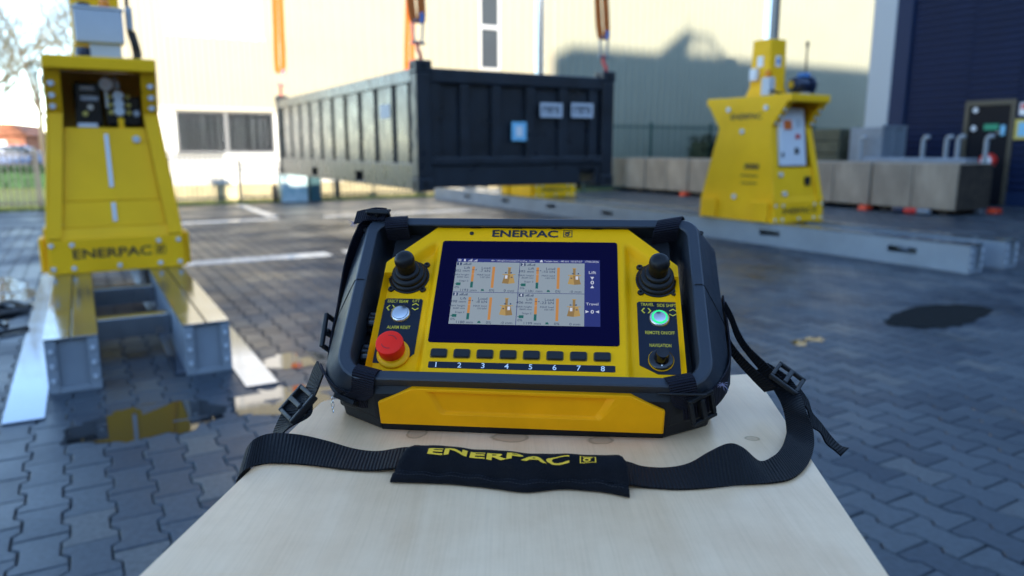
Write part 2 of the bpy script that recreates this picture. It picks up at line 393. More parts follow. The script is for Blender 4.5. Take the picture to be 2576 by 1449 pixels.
# ------------------------------------------------------------------ mesh helpers
class MB:
    def __init__(s): s.v = []; s.f = []; s.uv = None
    def add(s, vs, fs):
        o = len(s.v); s.v += [tuple(v) for v in vs]; s.f += [tuple(i + o for i in f) for f in fs]; return s
    def box(s, x0, x1, y0, y1, z0, z1):
        return s.add([(x0,y0,z0),(x1,y0,z0),(x1,y1,z0),(x0,y1,z0),(x0,y0,z1),(x1,y0,z1),(x1,y1,z1),(x0,y1,z1)],
                     [(0,3,2,1),(4,5,6,7),(0,1,5,4),(1,2,6,5),(2,3,7,6),(3,0,4,7)])
    def hexa(s, p):   # 8 points, bottom 4 then top 4
        return s.add(p, [(0,3,2,1),(4,5,6,7),(0,1,5,4),(1,2,6,5),(2,3,7,6),(3,0,4,7)])
    def prism(s, poly, h0, h1, ax='z', off0=(0,0), off1=(0,0)):
        n = len(poly)
        def P(a, b, h):
            return {'z': (a, b, h), 'y': (a, h, b), 'x': (h, a, b)}[ax]
        vs = [P(a + off0[0], b + off0[1], h0) for a, b in poly] + [P(a + off1[0], b + off1[1], h1) for a, b in poly]
        fs = [tuple(range(n - 1, -1, -1)), tuple(range(n, 2 * n))]
        fs += [(i, (i + 1) % n, n + (i + 1) % n, n + i) for i in range(n)]
        return s.add(vs, fs)
    def rings(s, rings, close=True, cap0=False, cap1=False):
        n = len(rings[0]); o = len(s.v)
        for r in rings: s.v += [tuple(p) for p in r]
        for k in range(len(rings) - 1):
            for i in range(n if close else n - 1):
                j = (i + 1) % n
                s.f.append((o + k*n + i, o + k*n + j, o + (k+1)*n + j, o + (k+1)*n + i))
        if cap0: s.f.append(tuple(o + i for i in range(n - 1, -1, -1)))
        if cap1: s.f.append(tuple(o + (len(rings)-1)*n + i for i in range(n)))
        return s
    def lathe(s, prof, n=24, ax='z', c=(0,0,0)):
        rr = []
        for r, h in prof:
            ring = []
            for i in range(n):
                t = 2 * math.pi * i / n
                a, b = r * math.cos(t), r * math.sin(t)
                ring.append({'z': (c[0]+a, c[1]+b, c[2]+h), 'x': (c[0]+h, c[1]+a, c[2]+b), 'y': (c[0]+b, c[1]+h, c[2]+a)}[ax])
            rr.append(ring)
        return s.rings(rr, True, True, True)
    def tube(s, pts, r, n=8, closed=False):
        pts = [Vector(p) for p in pts]
        rads = r if isinstance(r, (list, tuple)) else [r] * len(pts)
        rr = []; prev = None
        for i, p in enumerate(pts):
            if closed: d = pts[(i+1) % len(pts)] - pts[i-1]
            else: d = pts[min(i+1, len(pts)-1)] - pts[max(i-1, 0)]
            d.normalize()
            if prev is None:
                u = d.orthogonal().normalized()
            else:
                u = prev - d * prev.dot(d)
                u = u.normalized() if u.length > 1e-6 else d.orthogonal().normalized()
            prev = u; w = d.cross(u)
            rr.append([p + (u * math.cos(2*math.pi*k/n) + w * math.sin(2*math.pi*k/n)) * rads[i] for k in range(n)])
        if closed: rr.append(rr[0]); return s.rings(rr, True)
        return s.rings(rr, True, True, True)
    def sphere(s, c, r, n=16, m=10, sz=1.0):
        prof = []
        for k in range(m + 1):
            t = -math.pi/2 + math.pi * k / m
            prof.append((max(1e-4, r * math.cos(t)), r * math.sin(t) * sz))
        return s.lathe(prof, n, 'z', c)
    def xf(s, M):
        s.v = [tuple(M @ Vector(v)) for v in s.v]; return s
    def build(s, name, m, parent=None, smooth=None, bevel=0, xf=None, seg=2):
        if xf is not None: s.xf(xf)
        me = bpy.data.meshes.new(name)
        me.from_pydata(s.v, [], s.f)
        bm = bmesh.new(); bm.from_mesh(me)
        bmesh.ops.recalc_face_normals(bm, faces=bm.faces)
        bm.to_mesh(me); bm.free()
        me.materials.append(m)
        if s.uv is not None:
            ul = me.uv_layers.new(name='UVMap')
            for lp in me.loops: ul.data[lp.index].uv = s.uv[lp.vertex_index]
        if smooth is not None:
            me.polygons.foreach_set('use_smooth', [True] * len(me.polygons))
            me.set_sharp_from_angle(angle=R(smooth))
        o = bpy.data.objects.new(name, me)
        COL.objects.link(o)
        if parent is not None: o.parent = parent
        if bevel:
            b = o.modifiers.new('bevel', 'BEVEL'); b.width = bevel; b.segments = seg; b.limit_method = 'ANGLE'; b.angle_limit = R(35)
            b.harden_normals = False
        return o

def tag(o, label=None, cat=None, group=None, kind=None):
    if label: o['label'] = label
    if cat: o['category'] = cat
    if group: o['group'] = group
    if kind: o['kind'] = kind
    return o
def empty(name, loc, rz=0.0, label=None, cat=None, group=None):
    o = bpy.data.objects.new(name, None); COL.objects.link(o)
    o.location = loc; o.rotation_euler = (0, 0, rz); o.empty_display_size = 0.1
    return tag(o, label, cat, group)
def yard(name, a, b, label, cat, group=None, z=0.0):
    return empty(name, G(a, b, z), YAW, label, cat, group)

_tx = {}
def text_geo(body, size, bold=0.0, xs=1.0, align='CENTER', shear=0.0):
    """flat lettering as (verts2d, faces), centred on its line"""
    key = (body, bold, align, shear)
    if key not in _tx:
        c = bpy.data.curves.new('lettering', 'FONT')
        c.body = body; c.size = 1.0; c.align_x = align; c.offset = bold; c.shear = shear
        c.resolution_u = 3
        o = bpy.data.objects.new('lettering', c); COL.objects.link(o)
        dg = bpy.context.evaluated_depsgraph_get(); dg.update()
        me = o.evaluated_get(dg).to_mesh()
        vs = [(v.co.x, v.co.y) for v in me.vertices]; fs = [tuple(p.vertices) for p in me.polygons]
        o.evaluated_get(dg).to_mesh_clear()
        bpy.data.objects.remove(o); bpy.data.curves.remove(c)
        _tx[key] = (vs, fs)
    vs, fs = _tx[key]
    return [(x * size * xs, (y - 0.35) * size) for x, y in vs], fs
def put_text(mb, body, size, fn, bold=0.0, xs=1.0, align='CENTER', shear=0.0):
    vs, fs = text_geo(body, size, bold, xs, align, shear)
    mb.add([fn(x, y) for x, y in vs], fs)
def logo_box(mb, cx, cy, s, fn):
    """rounded square outline with a ring-and-arrow sign inside"""
    def poly(pts): mb.add([fn(cx + x*s, cy + y*s) for x, y in pts], [tuple(range(len(pts)))])
    w = .075
    poly([(-.5,-.5),(.5,-.5),(.5,-.5+w),(-.5,-.5+w)]); poly([(-.5,.5-w),(.5,.5-w),(.5,.5),(-.5,.5)])
    poly([(-.5,-.5+w),(-.5+w,-.5+w),(-.5+w,.5-w),(-.5,.5-w)]); poly([(.5-w,-.5+w),(.5,-.5+w),(.5,.5-w),(.5-w,.5-w)])
    n = 14
    for i in range(n):
        t0, t1 = 2*math.pi*i/n, 2*math.pi*(i+1)/n
        q = [(-.07 + r*math.cos(t), -.10 + r*math.sin(t)) for t, r in ((t0,.12),(t0,.25),(t1,.25),(t1,.12))]
        poly(q)
    poly([(-.30,.14),(.10,.14),(.10,.05),(.33,.21),(.10,.36),(.10,.26),(-.30,.26)])

def catmull(P, k=6):
    P = [Vector(p) for p in P]; out = []
    for i in range(len(P) - 1):
        p0 = P[max(i-1, 0)]; p1 = P[i]; p2 = P[i+1]; p3 = P[min(i+2, len(P)-1)]
        for j in range(k):
            t = j / k
            out.append(0.5 * ((2*p1) + (p2-p0)*t + (2*p0-5*p1+4*p2-p3)*t*t + (3*p1-p0-3*p2+p3)*t**3))
    out.append(P[-1]); return out
def ribbon(stations, th=0.0017, k=6, m=4):
    """webbing band between two edge curves; UV in metres"""
    Lc = catmull([s[0] for s in stations], k); Rc = catmull([s[1] for s in stations], k)
    mb = MB(); uv = []; n = len(Lc)
    d = 0; us = [0]
    for i in range(1, n):
        d += ((Lc[i]+Rc[i])/2 - (Lc[i-1]+Rc[i-1])/2).length; us.append(d)
    rows = []
    for i in range(n):
        t = (Lc[min(i+1,n-1)]+Rc[min(i+1,n-1)]) - (Lc[max(i-1,0)]+Rc[max(i-1,0)])
        w = Rc[i]-Lc[i]
        nn = t.cross(w)
        nn = nn.normalized() if nn.length > 1e-9 else Vector((0,0,1))
        ring = []
        for j in range(m + 1):
            ring.append(Lc[i] + w*(j/m) + nn*th/2); uv.append((us[i], w.length*j/m))
        for j in range(m, -1, -1):
            ring.append(Lc[i] + w*(j/m) - nn*th/2); uv.append((us[i], w.length*j/m))
        rows.append(ring)
    mb.rings(rows, True, True, True); mb.uv = uv
    return mb

# ================================================================== SETTING: ground
gm = MB(); gm.add([(-700,-300,-.05),(700,-300,-.05),(700,900,-.05),(-700,900,-.05)], [(0,1,2,3)])
tag(gm.build('ground', m_soil), kind='structure')

PA0, PA1, PB0, PB1 = 0.0, 14.6, -9.0, 16.0     # block-by-block paved rectangle
pv = MB(); q = lambda a, b, z: tuple(G(a, b, z))
pv.add([q(PA0,PB0,-.014), q(PA0,PB1,-.014), q(PA1,PB1,-.014), q(PA1,PB0,-.014)], [(0,1,2,3)])
pavement = tag(pv.build('pavement', m_bed), kind='structure')
pf = MB()
for a0, a1, b0, b1 in ((-25,PA0,-40,60),(PA1,18.3,-40,60),(PA0,PA1,-40,PB0),(PA0,PA1,PB1,60)):
    pf.add([q(a0,b0,-.003), q(a0,b1,-.003), q(a1,b1,-.003), q(a1,b0,-.003)], [(0,1,2,3)])
tag(pf.build('far_pavement', m_paver_far), kind='structure')

# H-shaped interlocking block: pitch 0.23 along the tracks, 0.145 across
LN, WE, WW = .115, .085, .060
g_ = .0022
half = [(WE,LN),(WE,.070),(WW,.045),(WW,-.045),(WE,-.070),(WE,-LN)]
outl = half + [(-x,-y) for x, y in half]
def inset(pts, d):
    out = []
    n = len(pts)
    for i in range(n):
        p0, p1, p2 = Vector(pts[i-1]), Vector(pts[i]), Vector(pts[(i+1) % n])
        e1 = (p1-p0).normalized(); e2 = (p2-p1).normalized()
        n1 = Vector((e1.y,-e1.x)); n2 = Vector((e2.y,-e2.x))
        k = (n1+n2); k = k / max(.3, k.dot(n1))
        out.append(tuple(p1 + k*d))
    return out
o1 = inset(outl, g_); o2 = inset(outl, g_ + .004)
if abs(o1[0][0]) > WE: o1 = inset(outl, -g_); o2 = inset(outl, -g_ - .004)
pav_v = [(x,y,0) for x, y in o2] + [(x,y,-.0045) for x, y in o1] + [(x,y,-.03) for x, y in o1]
pav_f = [tuple(range(12))] if True else []
for k in range(2):
    for i in range(12):
        j = (i+1) % 12
        pav_f.append((k*12+i, (k+1)*12+i, (k+1)*12+j, k*12+j))
pme = bpy.data.meshes.new('paver'); pme.from_pydata(pav_v, [], pav_f)
bm = bmesh.new(); bm.from_mesh(pme); bmesh.ops.recalc_face_normals(bm, faces=bm.faces)
if sum(f.normal.z for f in bm.faces if len(f.verts) == 12) < 0:
    bmesh.ops.reverse_faces(bm, faces=bm.faces)
bm.to_mesh(pme); bm.free(); pme.materials.append(m_paver)
rnd = random.Random(3)
spots = []
cfw = Vector((0, math.cos(PITCH), -math.sin(PITCH))); cup = Vector((0, math.sin(PITCH), math.cos(PITCH)))
ncol = int((PB1 - PB0) / .145)
for ci in range(ncol):
    b = PB0 + .0725 + ci * .145
    off = .115 if ci % 2 else 0.0
    for ri in range(int((PA1 - PA0) / .23)):
        a = PA0 + .115 + ri * .23 + off
        if a > PA1 - .1: continue
        p = G(a, b)
        if p.y < .6 or abs(p.x) > 1.15 * p.y + 1.2: continue
        d = p - Vector((0,0,CAM_H)); zc = d.dot(cfw)
        px = p.x / zc * 1860 + 1288; py = 724.5 - d.dot(cup) / zc * 1860
        # how large it shows: hidden ones (behind the table and unit) rank last
        hid = (py > 1000 and 330 + (1449-py)*1.06 < px < 2260 - (1449-py)*.62) or not (-40 < px < 2616 and py < 1490) or (820 < px < 1830 and py > 570)
        spots.append((1e3 if hid else 0) + zc)
        spots[-1] = (spots[-1], a, b, p)
spots.sort(key=lambda s: s[0])
def pose():
    return (rnd.uniform(-.0016,.0016), rnd.gauss(0,.006), rnd.gauss(0,.006), rnd.gauss(0,.006))
for k, (zc, a, b, p) in enumerate(spots[:300]):
    dz, tx, ty, tz = pose()
    o = bpy.data.objects.new('paver', pme); COL.objects.link(o)
    o.location = (p.x, p.y, dz); o.rotation_euler = (tx, ty, YAW + tz); o.parent = pavement
base = np.array(pav_v); V = []; Fc = []
for k, (zc, a, b, p) in enumerate(spots[300:]):
    dz, tx, ty, tz = pose()
    c_, s_ = math.cos(YAW+tz), math.sin(YAW+tz)
    x = base[:,0]*c_ - base[:,1]*s_ + p.x; y = base[:,0]*s_ + base[:,1]*c_ + p.y
    z = base[:,2] + dz + base[:,0]*tx + base[:,1]*ty
    o_ = 36 * k
    V.append(np.stack([x,y,z],1)); Fc += [tuple(i+o_ for i in f) for f in [tuple(pp.vertices) for pp in pme.polygons]] if k == 0 else [tuple(i+o_ for i in f) for f in FT]
    if k == 0: FT = [tuple(pp.vertices) for pp in pme.polygons]
rm = bpy.data.meshes.new('paving_blocks'); rm.from_pydata(np.concatenate(V).tolist(), [], Fc); rm.materials.append(m_paver)
ro = bpy.data.objects.new('paving_blocks', rm); COL.objects.link(ro); ro.parent = pavement; ro['kind'] = 'stuff'

# painted parking lines (worn)
def strip(name, a0, a1, b0, b1, z, m, jag=0.0):
    s = MB(); n = max(2, int(max(a1-a0, b1-b0) / .12)); rr = random.Random(int(a0*100+b0*10))
    along_b = (b1-b0) > (a1-a0)
    for i in range(n + 1):
        t = i / n
        if along_b:
            b = b0 + (b1-b0)*t; s.v += [q(a0 + rr.uniform(0,jag), b, z), q(a1 - rr.uniform(0,jag), b, z)]
        else:
            a = a0 + (a1-a0)*t; s.v += [q(a, b0 + rr.uniform(0,jag), z), q(a, b1 - rr.uniform(0,jag), z)]
        if i: s.f.append((2*i-2, 2*i-1, 2*i+1, 2*i))
    return tag(s.build(name, m), kind='structure')
for b0, b1 in ((.86,2.55),(2.75,3.3),(3.35,5.2)):
    strip('parking_line', 8.70, 9.10, b0, b1, .005, m_line, .02)
for b0, b1 in ((1.3,3.05),(3.9,5.0),(5.02,7.0)):
    strip('parking_line', 13.66, 14.02, b0, b1, .005, m_line, .03)
strip('parking_line', 14.4, 17.8, 2.95, 3.22, .005, m_line, .03)

# dark resurfaced patch on the right
def blob(name, pts, z, m, n=6, kind='structure', wob=.028, seed=1):
    rr = random.Random(seed); P = [G(a, b, z) for a, b in pts]; P.append(P[0]); P.append(P[1]); P.insert(0, P[-3])
    c = catmull(P, n)[n:-n]
    s = MB(); s.v = [(p.x + rr.uniform(-wob,wob), p.y + rr.uniform(-wob,wob), z) for p in c[:-1]]
    s.f = [tuple(range(len(s.v)))]
    return tag(s.build(name, m), kind=kind)
blob('asphalt_patch', [(3.22,5.06),(2.99,5.18),(2.93,5.45),(3.02,6.0),(3.14,6.30),(3.34,6.22),(3.46,5.92),(3.38,5.4)], .004, m_patch, seed=4)
blob('puddle', [(3.62,-.14),(3.54,.1),(3.56,.36),(3.74,.52),(3.95,.44),(4.02,.2),(3.94,0),(3.8,-.16)], .0014, m_water, seed=5)
blob('puddle', [(3.62,.60),(3.50,.78),(3.52,1.02),(3.72,1.12),(3.90,1.0),(3.97,.80),(3.9,.58),(3.76,.54)], .0014, m_water, seed=6)
blob('puddle', [(4.40,.86),(4.28,1.0),(4.34,1.2),(4.48,1.24),(4.62,1.1),(4.60,.92),(4.5,.85)], .0014, m_water, seed=7)
blob('puddle', [(3.16,4.00),(3.12,4.06),(3.17,4.13),(3.14,4.22),(3.20,4.30),(3.24,4.22),(3.22,4.12),(3.24,4.04)], .0014, m_water, seed=8)
blob('puddle', [(3.3,-.75),(3.15,-.6),(3.3,-.48),(3.7,-.50),(4.2,-.55),(4.3,-.75),(3.9,-.85)], .0014, m_water, seed=9)
blob('puddle', [(6.8,-1.0),(6.6,-.6),(7.2,-.45),(8.2,-.5),(8.9,-.8),(8.2,-1.2)], .0014, m_water, seed=10)

# lawn strip in front of the facade and meadow to the left
lw = MB()
lw.add([q(18.3,-40,-.001), q(18.3,60,-.001), q(24,60,-.001), q(24,-40,-.001)], [(0,1,2,3)])
lw.add([q(24,-60,-.001), q(24,-.5,-.001), q(60,-.5,-.001), q(60,-60,-.001)], [(0,1,2,3)])
tag(lw.build('lawn', m_grass), kind='structure')
rr = random.Random(21); tf = MB()
for i in range(9000):
    a = 18.15 + rr.random()**1.6 * 1.3; b = rr.uniform(-16, 13)
    h = rr.uniform(.03,.10); t = rr.uniform(0, 6.28); w = .012
    p = G(a, b); dx, dy = math.cos(t)*w, math.sin(t)*w; lx, ly = rr.uniform(-.04,.04), rr.uniform(-.04,.04)
    tf.add([(p.x-dx,p.y-dy,-.002),(p.x+dx,p.y+dy,-.002),(p.x+lx,p.y+ly,h)], [(0,1,2)])
tag(tf.build('grass', m_grass), 'tufts of yellowish grass along the foot of the bar fence', 'grass', kind='stuff')

# ================================================================== office building (cream facade)
FA = 19.12
def corr(mb, b0, b1, z0, z1, y=0.0, pitch=.27, dep=.035):
    n = max(1, round((b1-b0)/pitch)); p = (b1-b0)/n; xs = []
    for i in range(n):
        x = b0 + i*p
        xs += [(x, y), (x + p*.42, y), (x + p*.5, y - dep), (x + p*.92, y - dep)]
    xs.append((b1, y))
    for i in range(len(xs)-1):
        (xa, ya), (xb, yb) = xs[i], xs[i+1]
        mb.add([(xa,ya,z0),(xb,yb,z0),(xb,yb,z1),(xa,ya,z1)], [(0,1,2,3)])
    return mb
off = yard('office_building', FA, 0, 'long cream ribbed metal office building with white ground floor and windows', 'building')
TOP = 8.4
w = MB()
corr(w, .4, 10.0, 2.26, 3.84); corr(w, .4, 2.0, 3.84, 5.3); corr(w, 4.1, 10.0, 3.84, 5.3); corr(w, .4, 10.0, 5.3, TOP)
corr(w, 10.66, 12.4, 2.26, TOP); corr(w, 10.0, 10.66, 2.26, 3.45)
w.build('wall', m_cream, off)
w = MB(); corr(w, 12.46, 40.0, .25, TOP); w.build('wall', m_shadewall, off)
w = MB(); w.box(12.40, 12.46, -.06, .1, .2, TOP); w.build('corner_trim', m_trim, off)
w = MB()
w.box(.4, 2.02, .0, .2, .42, 2.14); w.box(4.26, 12.38, .0, .2, .42, 2.14); w.box(2.02, 4.26, .0, .2, .42, 1.15)
w.build('ground_floor_wall', m_white, off)
w = MB(); w.box(.38, 12.38, -.02, .2, -.05, .42); w.build('plinth', m_plinth, off)
w = MB(); w.box(.36, 12.38, -.07, .1, 2.14, 2.25); w.build('eave_strip', m_trim, off)
def window(parent, x0, x1, z0, z1, fm, pane_m, nmull=1, blinds=False, dep=.08):
    f = MB(); t = .055
    f.box(x0, x1, .0, dep, z0, z0+t); f.box(x0, x1, .0, dep, z1-t, z1)
    f.box(x0, x0+t, .002, dep, z0+t, z1-t); f.box(x1-t, x1, .002, dep, z0+t, z1-t)
    for i in range(1, nmull+1):
        xm = x0 + (x1-x0)*i/(nmull+1); f.box(xm-.04, xm+.04, .003, dep, z0+t, z1-t)
    fo = f.build('window', fm, parent, bevel=.006)
    for i in range(nmull+1):
        a = x0 + (x1-x0)*i/(nmull+1) + t*.7; b = x0 + (x1-x0)*(i+1)/(nmull+1) - t*.7
        g = MB(); g.box(a, b, .045, .055, z0+t*.7, z1-t*.7); g.build('pane', pane_m, fo)
    if blinds:
        s = MB(); n = int((x1-x0)/.085); rb = random.Random(5)
        for i in range(n):
            xa = x0+.08+(x1-x0-.16)*i/n; an = rb.uniform(-.5,.5)
            dx, dy = .038*math.cos(an), .038*math.sin(an)
            s.add([(xa-dx,.13-dy,z0+.07),(xa+dx,.13+dy,z0+.07),(xa+dx,.13+dy,z1-.06),(xa-dx,.13-dy,z1-.06)], [(0,1,2,3)])
        s.build('blind', m_blind, fo)
    return fo
m_glass_clear = mat('clear_window_glass', (0.85, 0.9, 0.92), 0.03, trans=1.0)
m_white_blind = mat('white_roller_blind', (0.82, 0.80, 0.76), 0.6)
window(off, 2.02, 4.26, 1.15, 2.14, mat('dark_window_frame', (0.16, 0.165, 0.17), 0.5), m_glass_clear, 1, True)
s = MB(); s.box(.5, 12.3, .5, .55, .0, 2.2); s.build('back_wall', mat('room_dark', (0.12,0.12,0.13), 0.9), off)
window(off, 2.0, 4.1, 3.86, 5.3, m_alu, m_white_blind, 1)
w = MB(); w.box(1.96, 4.14, -.03, .02, 3.80, 3.86); w.build('window_sill', m_alu, off)
w = MB(); w.box(1.98, 4.3, -.05, .0, 1.11, 1.15); w.build('window_sill', m_alu, off)
window(off, 10.0, 10.66, 4.60, 7.6, m_alu, m_glass, 0); window(off, 10.0, 10.66, 3.45, 4.60, m_alu, m_glass, 0)
w = MB(); w.box(.3, 40.1, -.12, .25, TOP, TOP+.3); w.build('parapet', m_trim, off)
w = MB(); w.box(.4, 40.0, .6, 12, 0, TOP); w.build('rear_block', m_cream, off)
w = MB(); w.tube([(11.95,-.08,.1),(11.95,-.08,TOP)], .05, 10); w.build('downpipe', m_alu, off)

# ================================================================== navy warehouse at the right, its long wall parallel to the tracks
WB, WA1 = 18.0, 11.85
nav = empty('warehouse', G(WA1, WB), YAW - R(90), 'dark navy warehouse with horizontal ribbed cladding and a black door', 'building')
def hcorr(mb, x0, x1, z0, z1, y=0.0, pitch=.15, dep=.03):
    n = int((z1-z0)/pitch)
    zs = []
    for i in range(n):
        z = z0 + i*pitch
        zs += [(z, y), (z+pitch*.45, y), (z+pitch*.55, y-dep), (z+pitch*.9, y-dep)]
    zs.append((z1, y))
    for i in range(len(zs)-1):
        (za, ya), (zb, yb) = zs[i], zs[i+1]
        mb.add([(x0,ya,za),(x1,ya,za),(x1,yb,zb),(x0,yb,zb)], [(0,1,2,3)])
D0, D1 = WA1-9.96, WA1-9.00
WH = 4.28 + (FA - 12.55) / math.cos(SUN_OFF) * math.tan(SUN_EL)
w = MB(); hcorr(w, .35, D0-.07, .3, WH); hcorr(w, D1+.07, 19, .3, WH); hcorr(w, D0-.07, D1+.07, 2.34, WH); w.build('wall', m_navy, nav)
w = MB(); w.box(-.70, -.061, -.12, .4, .0, WH+.02); w.build('rear_pilaster', m_lightgrey, nav, bevel=.02)
w = MB(); w.box(-.06, .35, -.10, .4, .0, WH+.05); w.build('corner_trim', m_navy_trim, nav, bevel=.015)
w = MB(); w.box(.0, 19, .05, 14, .0, WH-.1); w.build('rear_block', m_navy_trim, nav)
w = MB(); w.box(.35, D0-.07, -.035, .05, .0, .3); w.box(D1+.07, 19, -.035, .05, .0, .3); w.build('plinth', m_navy_trim, nav)
w = MB(); w.box(D0-.07,D0+.03,-.05,.05,.0,2.34); w.box(D1-.03,D1+.07,-.05,.05,.0,2.34); w.box(D0+.03,D1-.03,-.05,.05,2.22,2.34); w.build('door_frame', m_doorframe, nav, bevel=.008)
d = MB(); d.box(D0+.035,D1-.035,-.02,.04,.02,2.215); door = d.build('door', m_door, nav, bevel=.006)
for a_, z in ((9.80,2.13),(9.80,1.72)):
    x = WA1-a_
    s = MB(); s.lathe([(.0,-.03),(.06,-.03),(.06,-.022),(.0,-.022)], 16, 'y', (x,0,z)); s.build('round_sticker', m_whitebox, door)
x = WA1-9.40
s = MB(); s.box(x-.17,x+.14,-.032,-.022,1.68,1.81); s.build('exit_sign', m_sgreen, door)
x = WA1-9.16
s = MB(); s.box(x-.05,x+.05,-.035,-.022,1.55,1.78); s.build('lock_plate', m_lblue, door, bevel=.01)
s = MB(); s.tube([(x,-.022,1.62),(x,-.085,1.62),(x-.11,-.085,1.62)], .012, 8); s.build('handle', m_steel, door, smooth=40)
x = WA1-8.97
s = MB(); s.box(x+.06,x+.75,-.055,-.035,1.46,1.90); so = s.build('notice_board', m_signy, nav, bevel=.01)
s = MB(); s.box(x+.14,x+.67,-.062,-.056,1.53,1.83); s.build('notice_sheet', m_lblue, so)
s = MB(); s.box(x+.12,x+.38,-.055,-.035,1.98,2.25); so = s.build('warning_sign', m_print_w, nav)
s = MB(); s.box(x+.15,x+.35,-.061,-.056,2.12,2.22); s.build('red_band', m_hookred, so)
hr = empty('hose_reel', G(9.1, 17.4), YAW - R(90), 'small red and white hose reel standing before the black door', 'hose reel')
s = MB(); s.lathe([(.02,-.07),(.16,-.07),(.16,-.05),(.1,-.05),(.1,.05),(.16,.05),(.16,.07),(.02,.07)], 20, 'y', (0,0,1.0)); s.build('drum', m_hookred, hr, smooth=40)
s = MB(); s.lathe([(.0,-.085),(.11,-.085),(.11,-.071),(.0,-.071)], 18, 'y', (0,0,1.0)); s.build('face_disc', m_print_w, hr)
s = MB(); s.box(-.05,.05,-.05,.05,.0,.85); s.build('stand', m_steel, hr, bevel=.01)

# ================================================================== halls behind the camera: they throw the shade over the yard
def cast_height(a_oc, a_hit, z_hit): return z_hit + (a_hit - a_oc) / math.cos(SUN_OFF) * math.tan(SUN_EL)
OA = -30.0
shift = (FA - OA) * math.tan(SUN_OFF)
def src_b(b): return b + shift          # where an edge must stand to throw its shadow at b on the office wall
h_hi = cast_height(OA, FA, 4.28); h_lo = cast_height(OA, 18.9, 0.0)
hall = yard('brick_hall', OA, 0, 'tall flat roofed hall across the yard with a rooftop frame', 'building')
s = MB(); s.prism([(src_b(12.43),0),(60,0),(60,h_hi),(src_b(13.13),h_hi),(src_b(12.43),h_hi-.32)], -14, 0, 'y'); s.build('wall', m_occl, hall)
for i in range(9):
    x = src_b(14) + i*4.2
    s = MB(); s.box(x, x+2.2, .01, .06, 8.0, 10.0); s.build('window', m_glass, hall)
rf = MB()   # rooftop frame: a small gabled steel and foliage silhouette
x0, x1 = src_b(16.4), src_b(19.4)
pk = [(x0,h_hi),(src_b(17.5),h_hi+.80),(src_b(18.6),h_hi+.74),(x1,h_hi)]
for i in range(3): rf.tube([(pk[i][0],-.3,pk[i][1]),(pk[i+1][0],-.3,pk[i+1][1])], .07, 6)
rf.prism([(x0+.1,h_hi),(src_b(17.5),h_hi+.78),(src_b(17.9),h_hi+.76),(src_b(17.6),h_hi)], -.35, -.25, 'y')
for t in range(7):
    xx = src_b(17.7) + t*.26; rf.tube([(xx,-.3,h_hi),(xx+(.35 if t%2 else -.3),-.3,h_hi+.72-max(0,(t-3))*.16)], .045, 6)
rf.tube([(src_b(17.63),-.3,h_hi+.7),(src_b(17.63),-.3,h_hi+1.35)], .03, 6)
rf.box(x0,x1,-.34,-.26,h_hi,h_hi+.12)
rf.build('rooftop_frame', m_fence, hall)
low = yard('workshop_hall', OA, -70, 'long lower workshop hall across the yard', 'building')
s = MB(); s.box(0, 70+src_b(12.43)-.05, -14, 0, 0, h_lo); s.build('wall', m_occl, low)
for i in range(14):
    s = MB(); s.box(6+i*5.0, 9.4+i*5.0, .01, .06, 3.0, 5.2); s.build('window', m_glass, low)

# ================================================================== fence along the facade, cabinets, left background
def fence(name, a, b0, b1, h, label, m, bar=.11, r=.011, post=2.4, grp=None):
    f = yard(name, a, b0, label, 'fence', grp)
    n = int((b1-b0)/bar); s = MB()
    for i in range(n): s.box(i*bar-r, i*bar+r, -r, r, .06, h)
    s.build('bars', m, f)['kind'] = 'stuff'
    for z in (.12, h-.10):
        s = MB(); s.box(0, b1-b0, r+.001, r+.025, z-.02, z+.02); s.build('rail', m, f)
    k = int((b1-b0)/post)+1
    for i in range(k):
        s = MB(); s.box(i*post-.03, i*post+.03, r+.026, r+.086, -.05, h+.06); s.build('post', m, f)
    return f
fence('bar_fence', 18.75, -20, 3.0, 1.25, 'grey steel bar fence on the grass beside the blue car', m_fence)
fence('bar_fence', 18.72, 3.3, 12.0, 1.0, 'low grey bar fence before the white plinth of the office', m_fence)
fence('mesh_fence', 17.9, 12.8, 26.0, 2.0, 'dark green mesh fence in front of the ribbed office wall', m_fence_green, bar=.09, r=.006, post=2.5)
cb = yard('utility_cabinet', 18.2, 4.12, 'squat pale utility cabinet with smeared graffiti below the container', 'cabinet')
s = MB(); s.box(0,.62,-.1,.3,.0,.66); s.build('housing', m_blob, cb, bevel=.015)
s = MB(); s.box(-.03,.65,-.13,.33,.661,.70); s.build('lid', m_lightgrey, cb, bevel=.008)
cb = yard('utility_cabinet', 18.1, 4.80, 'narrow dark teal utility cabinet next to the graffitied one', 'cabinet')
s = MB(); s.box(0,.24,-.1,.25,.0,.72); s.build('housing', m_teal, cb, bevel=.015)
s = MB(); s.box(-.02,.26,-.12,.27,.721,.75); s.build('lid', m_teal, cb, bevel=.006)
bc = yard('bicycle_rack', 18.3, 3.95, 'small blue parked scooter wheel by the pale cabinet', 'wheel')
s = MB(); s.lathe([(.13,-.03),(.21,-.03),(.22,0),(.21,.03),(.13,.03)], 20, 'x', (.05,0,.22)); s.build('tyre', m_tyre, bc, smooth=40)
s = MB(); s.lathe([(.02,-.02),(.13,-.02),(.13,.02),(.02,.02)], 20, 'x', (.05,0,.22)); s.build('rim', m_hookblue, bc, smooth=40)
bc.name = 'spare_wheel'; bc['label'] = 'small wheel with blue rim leaning beside the pale cabinet'

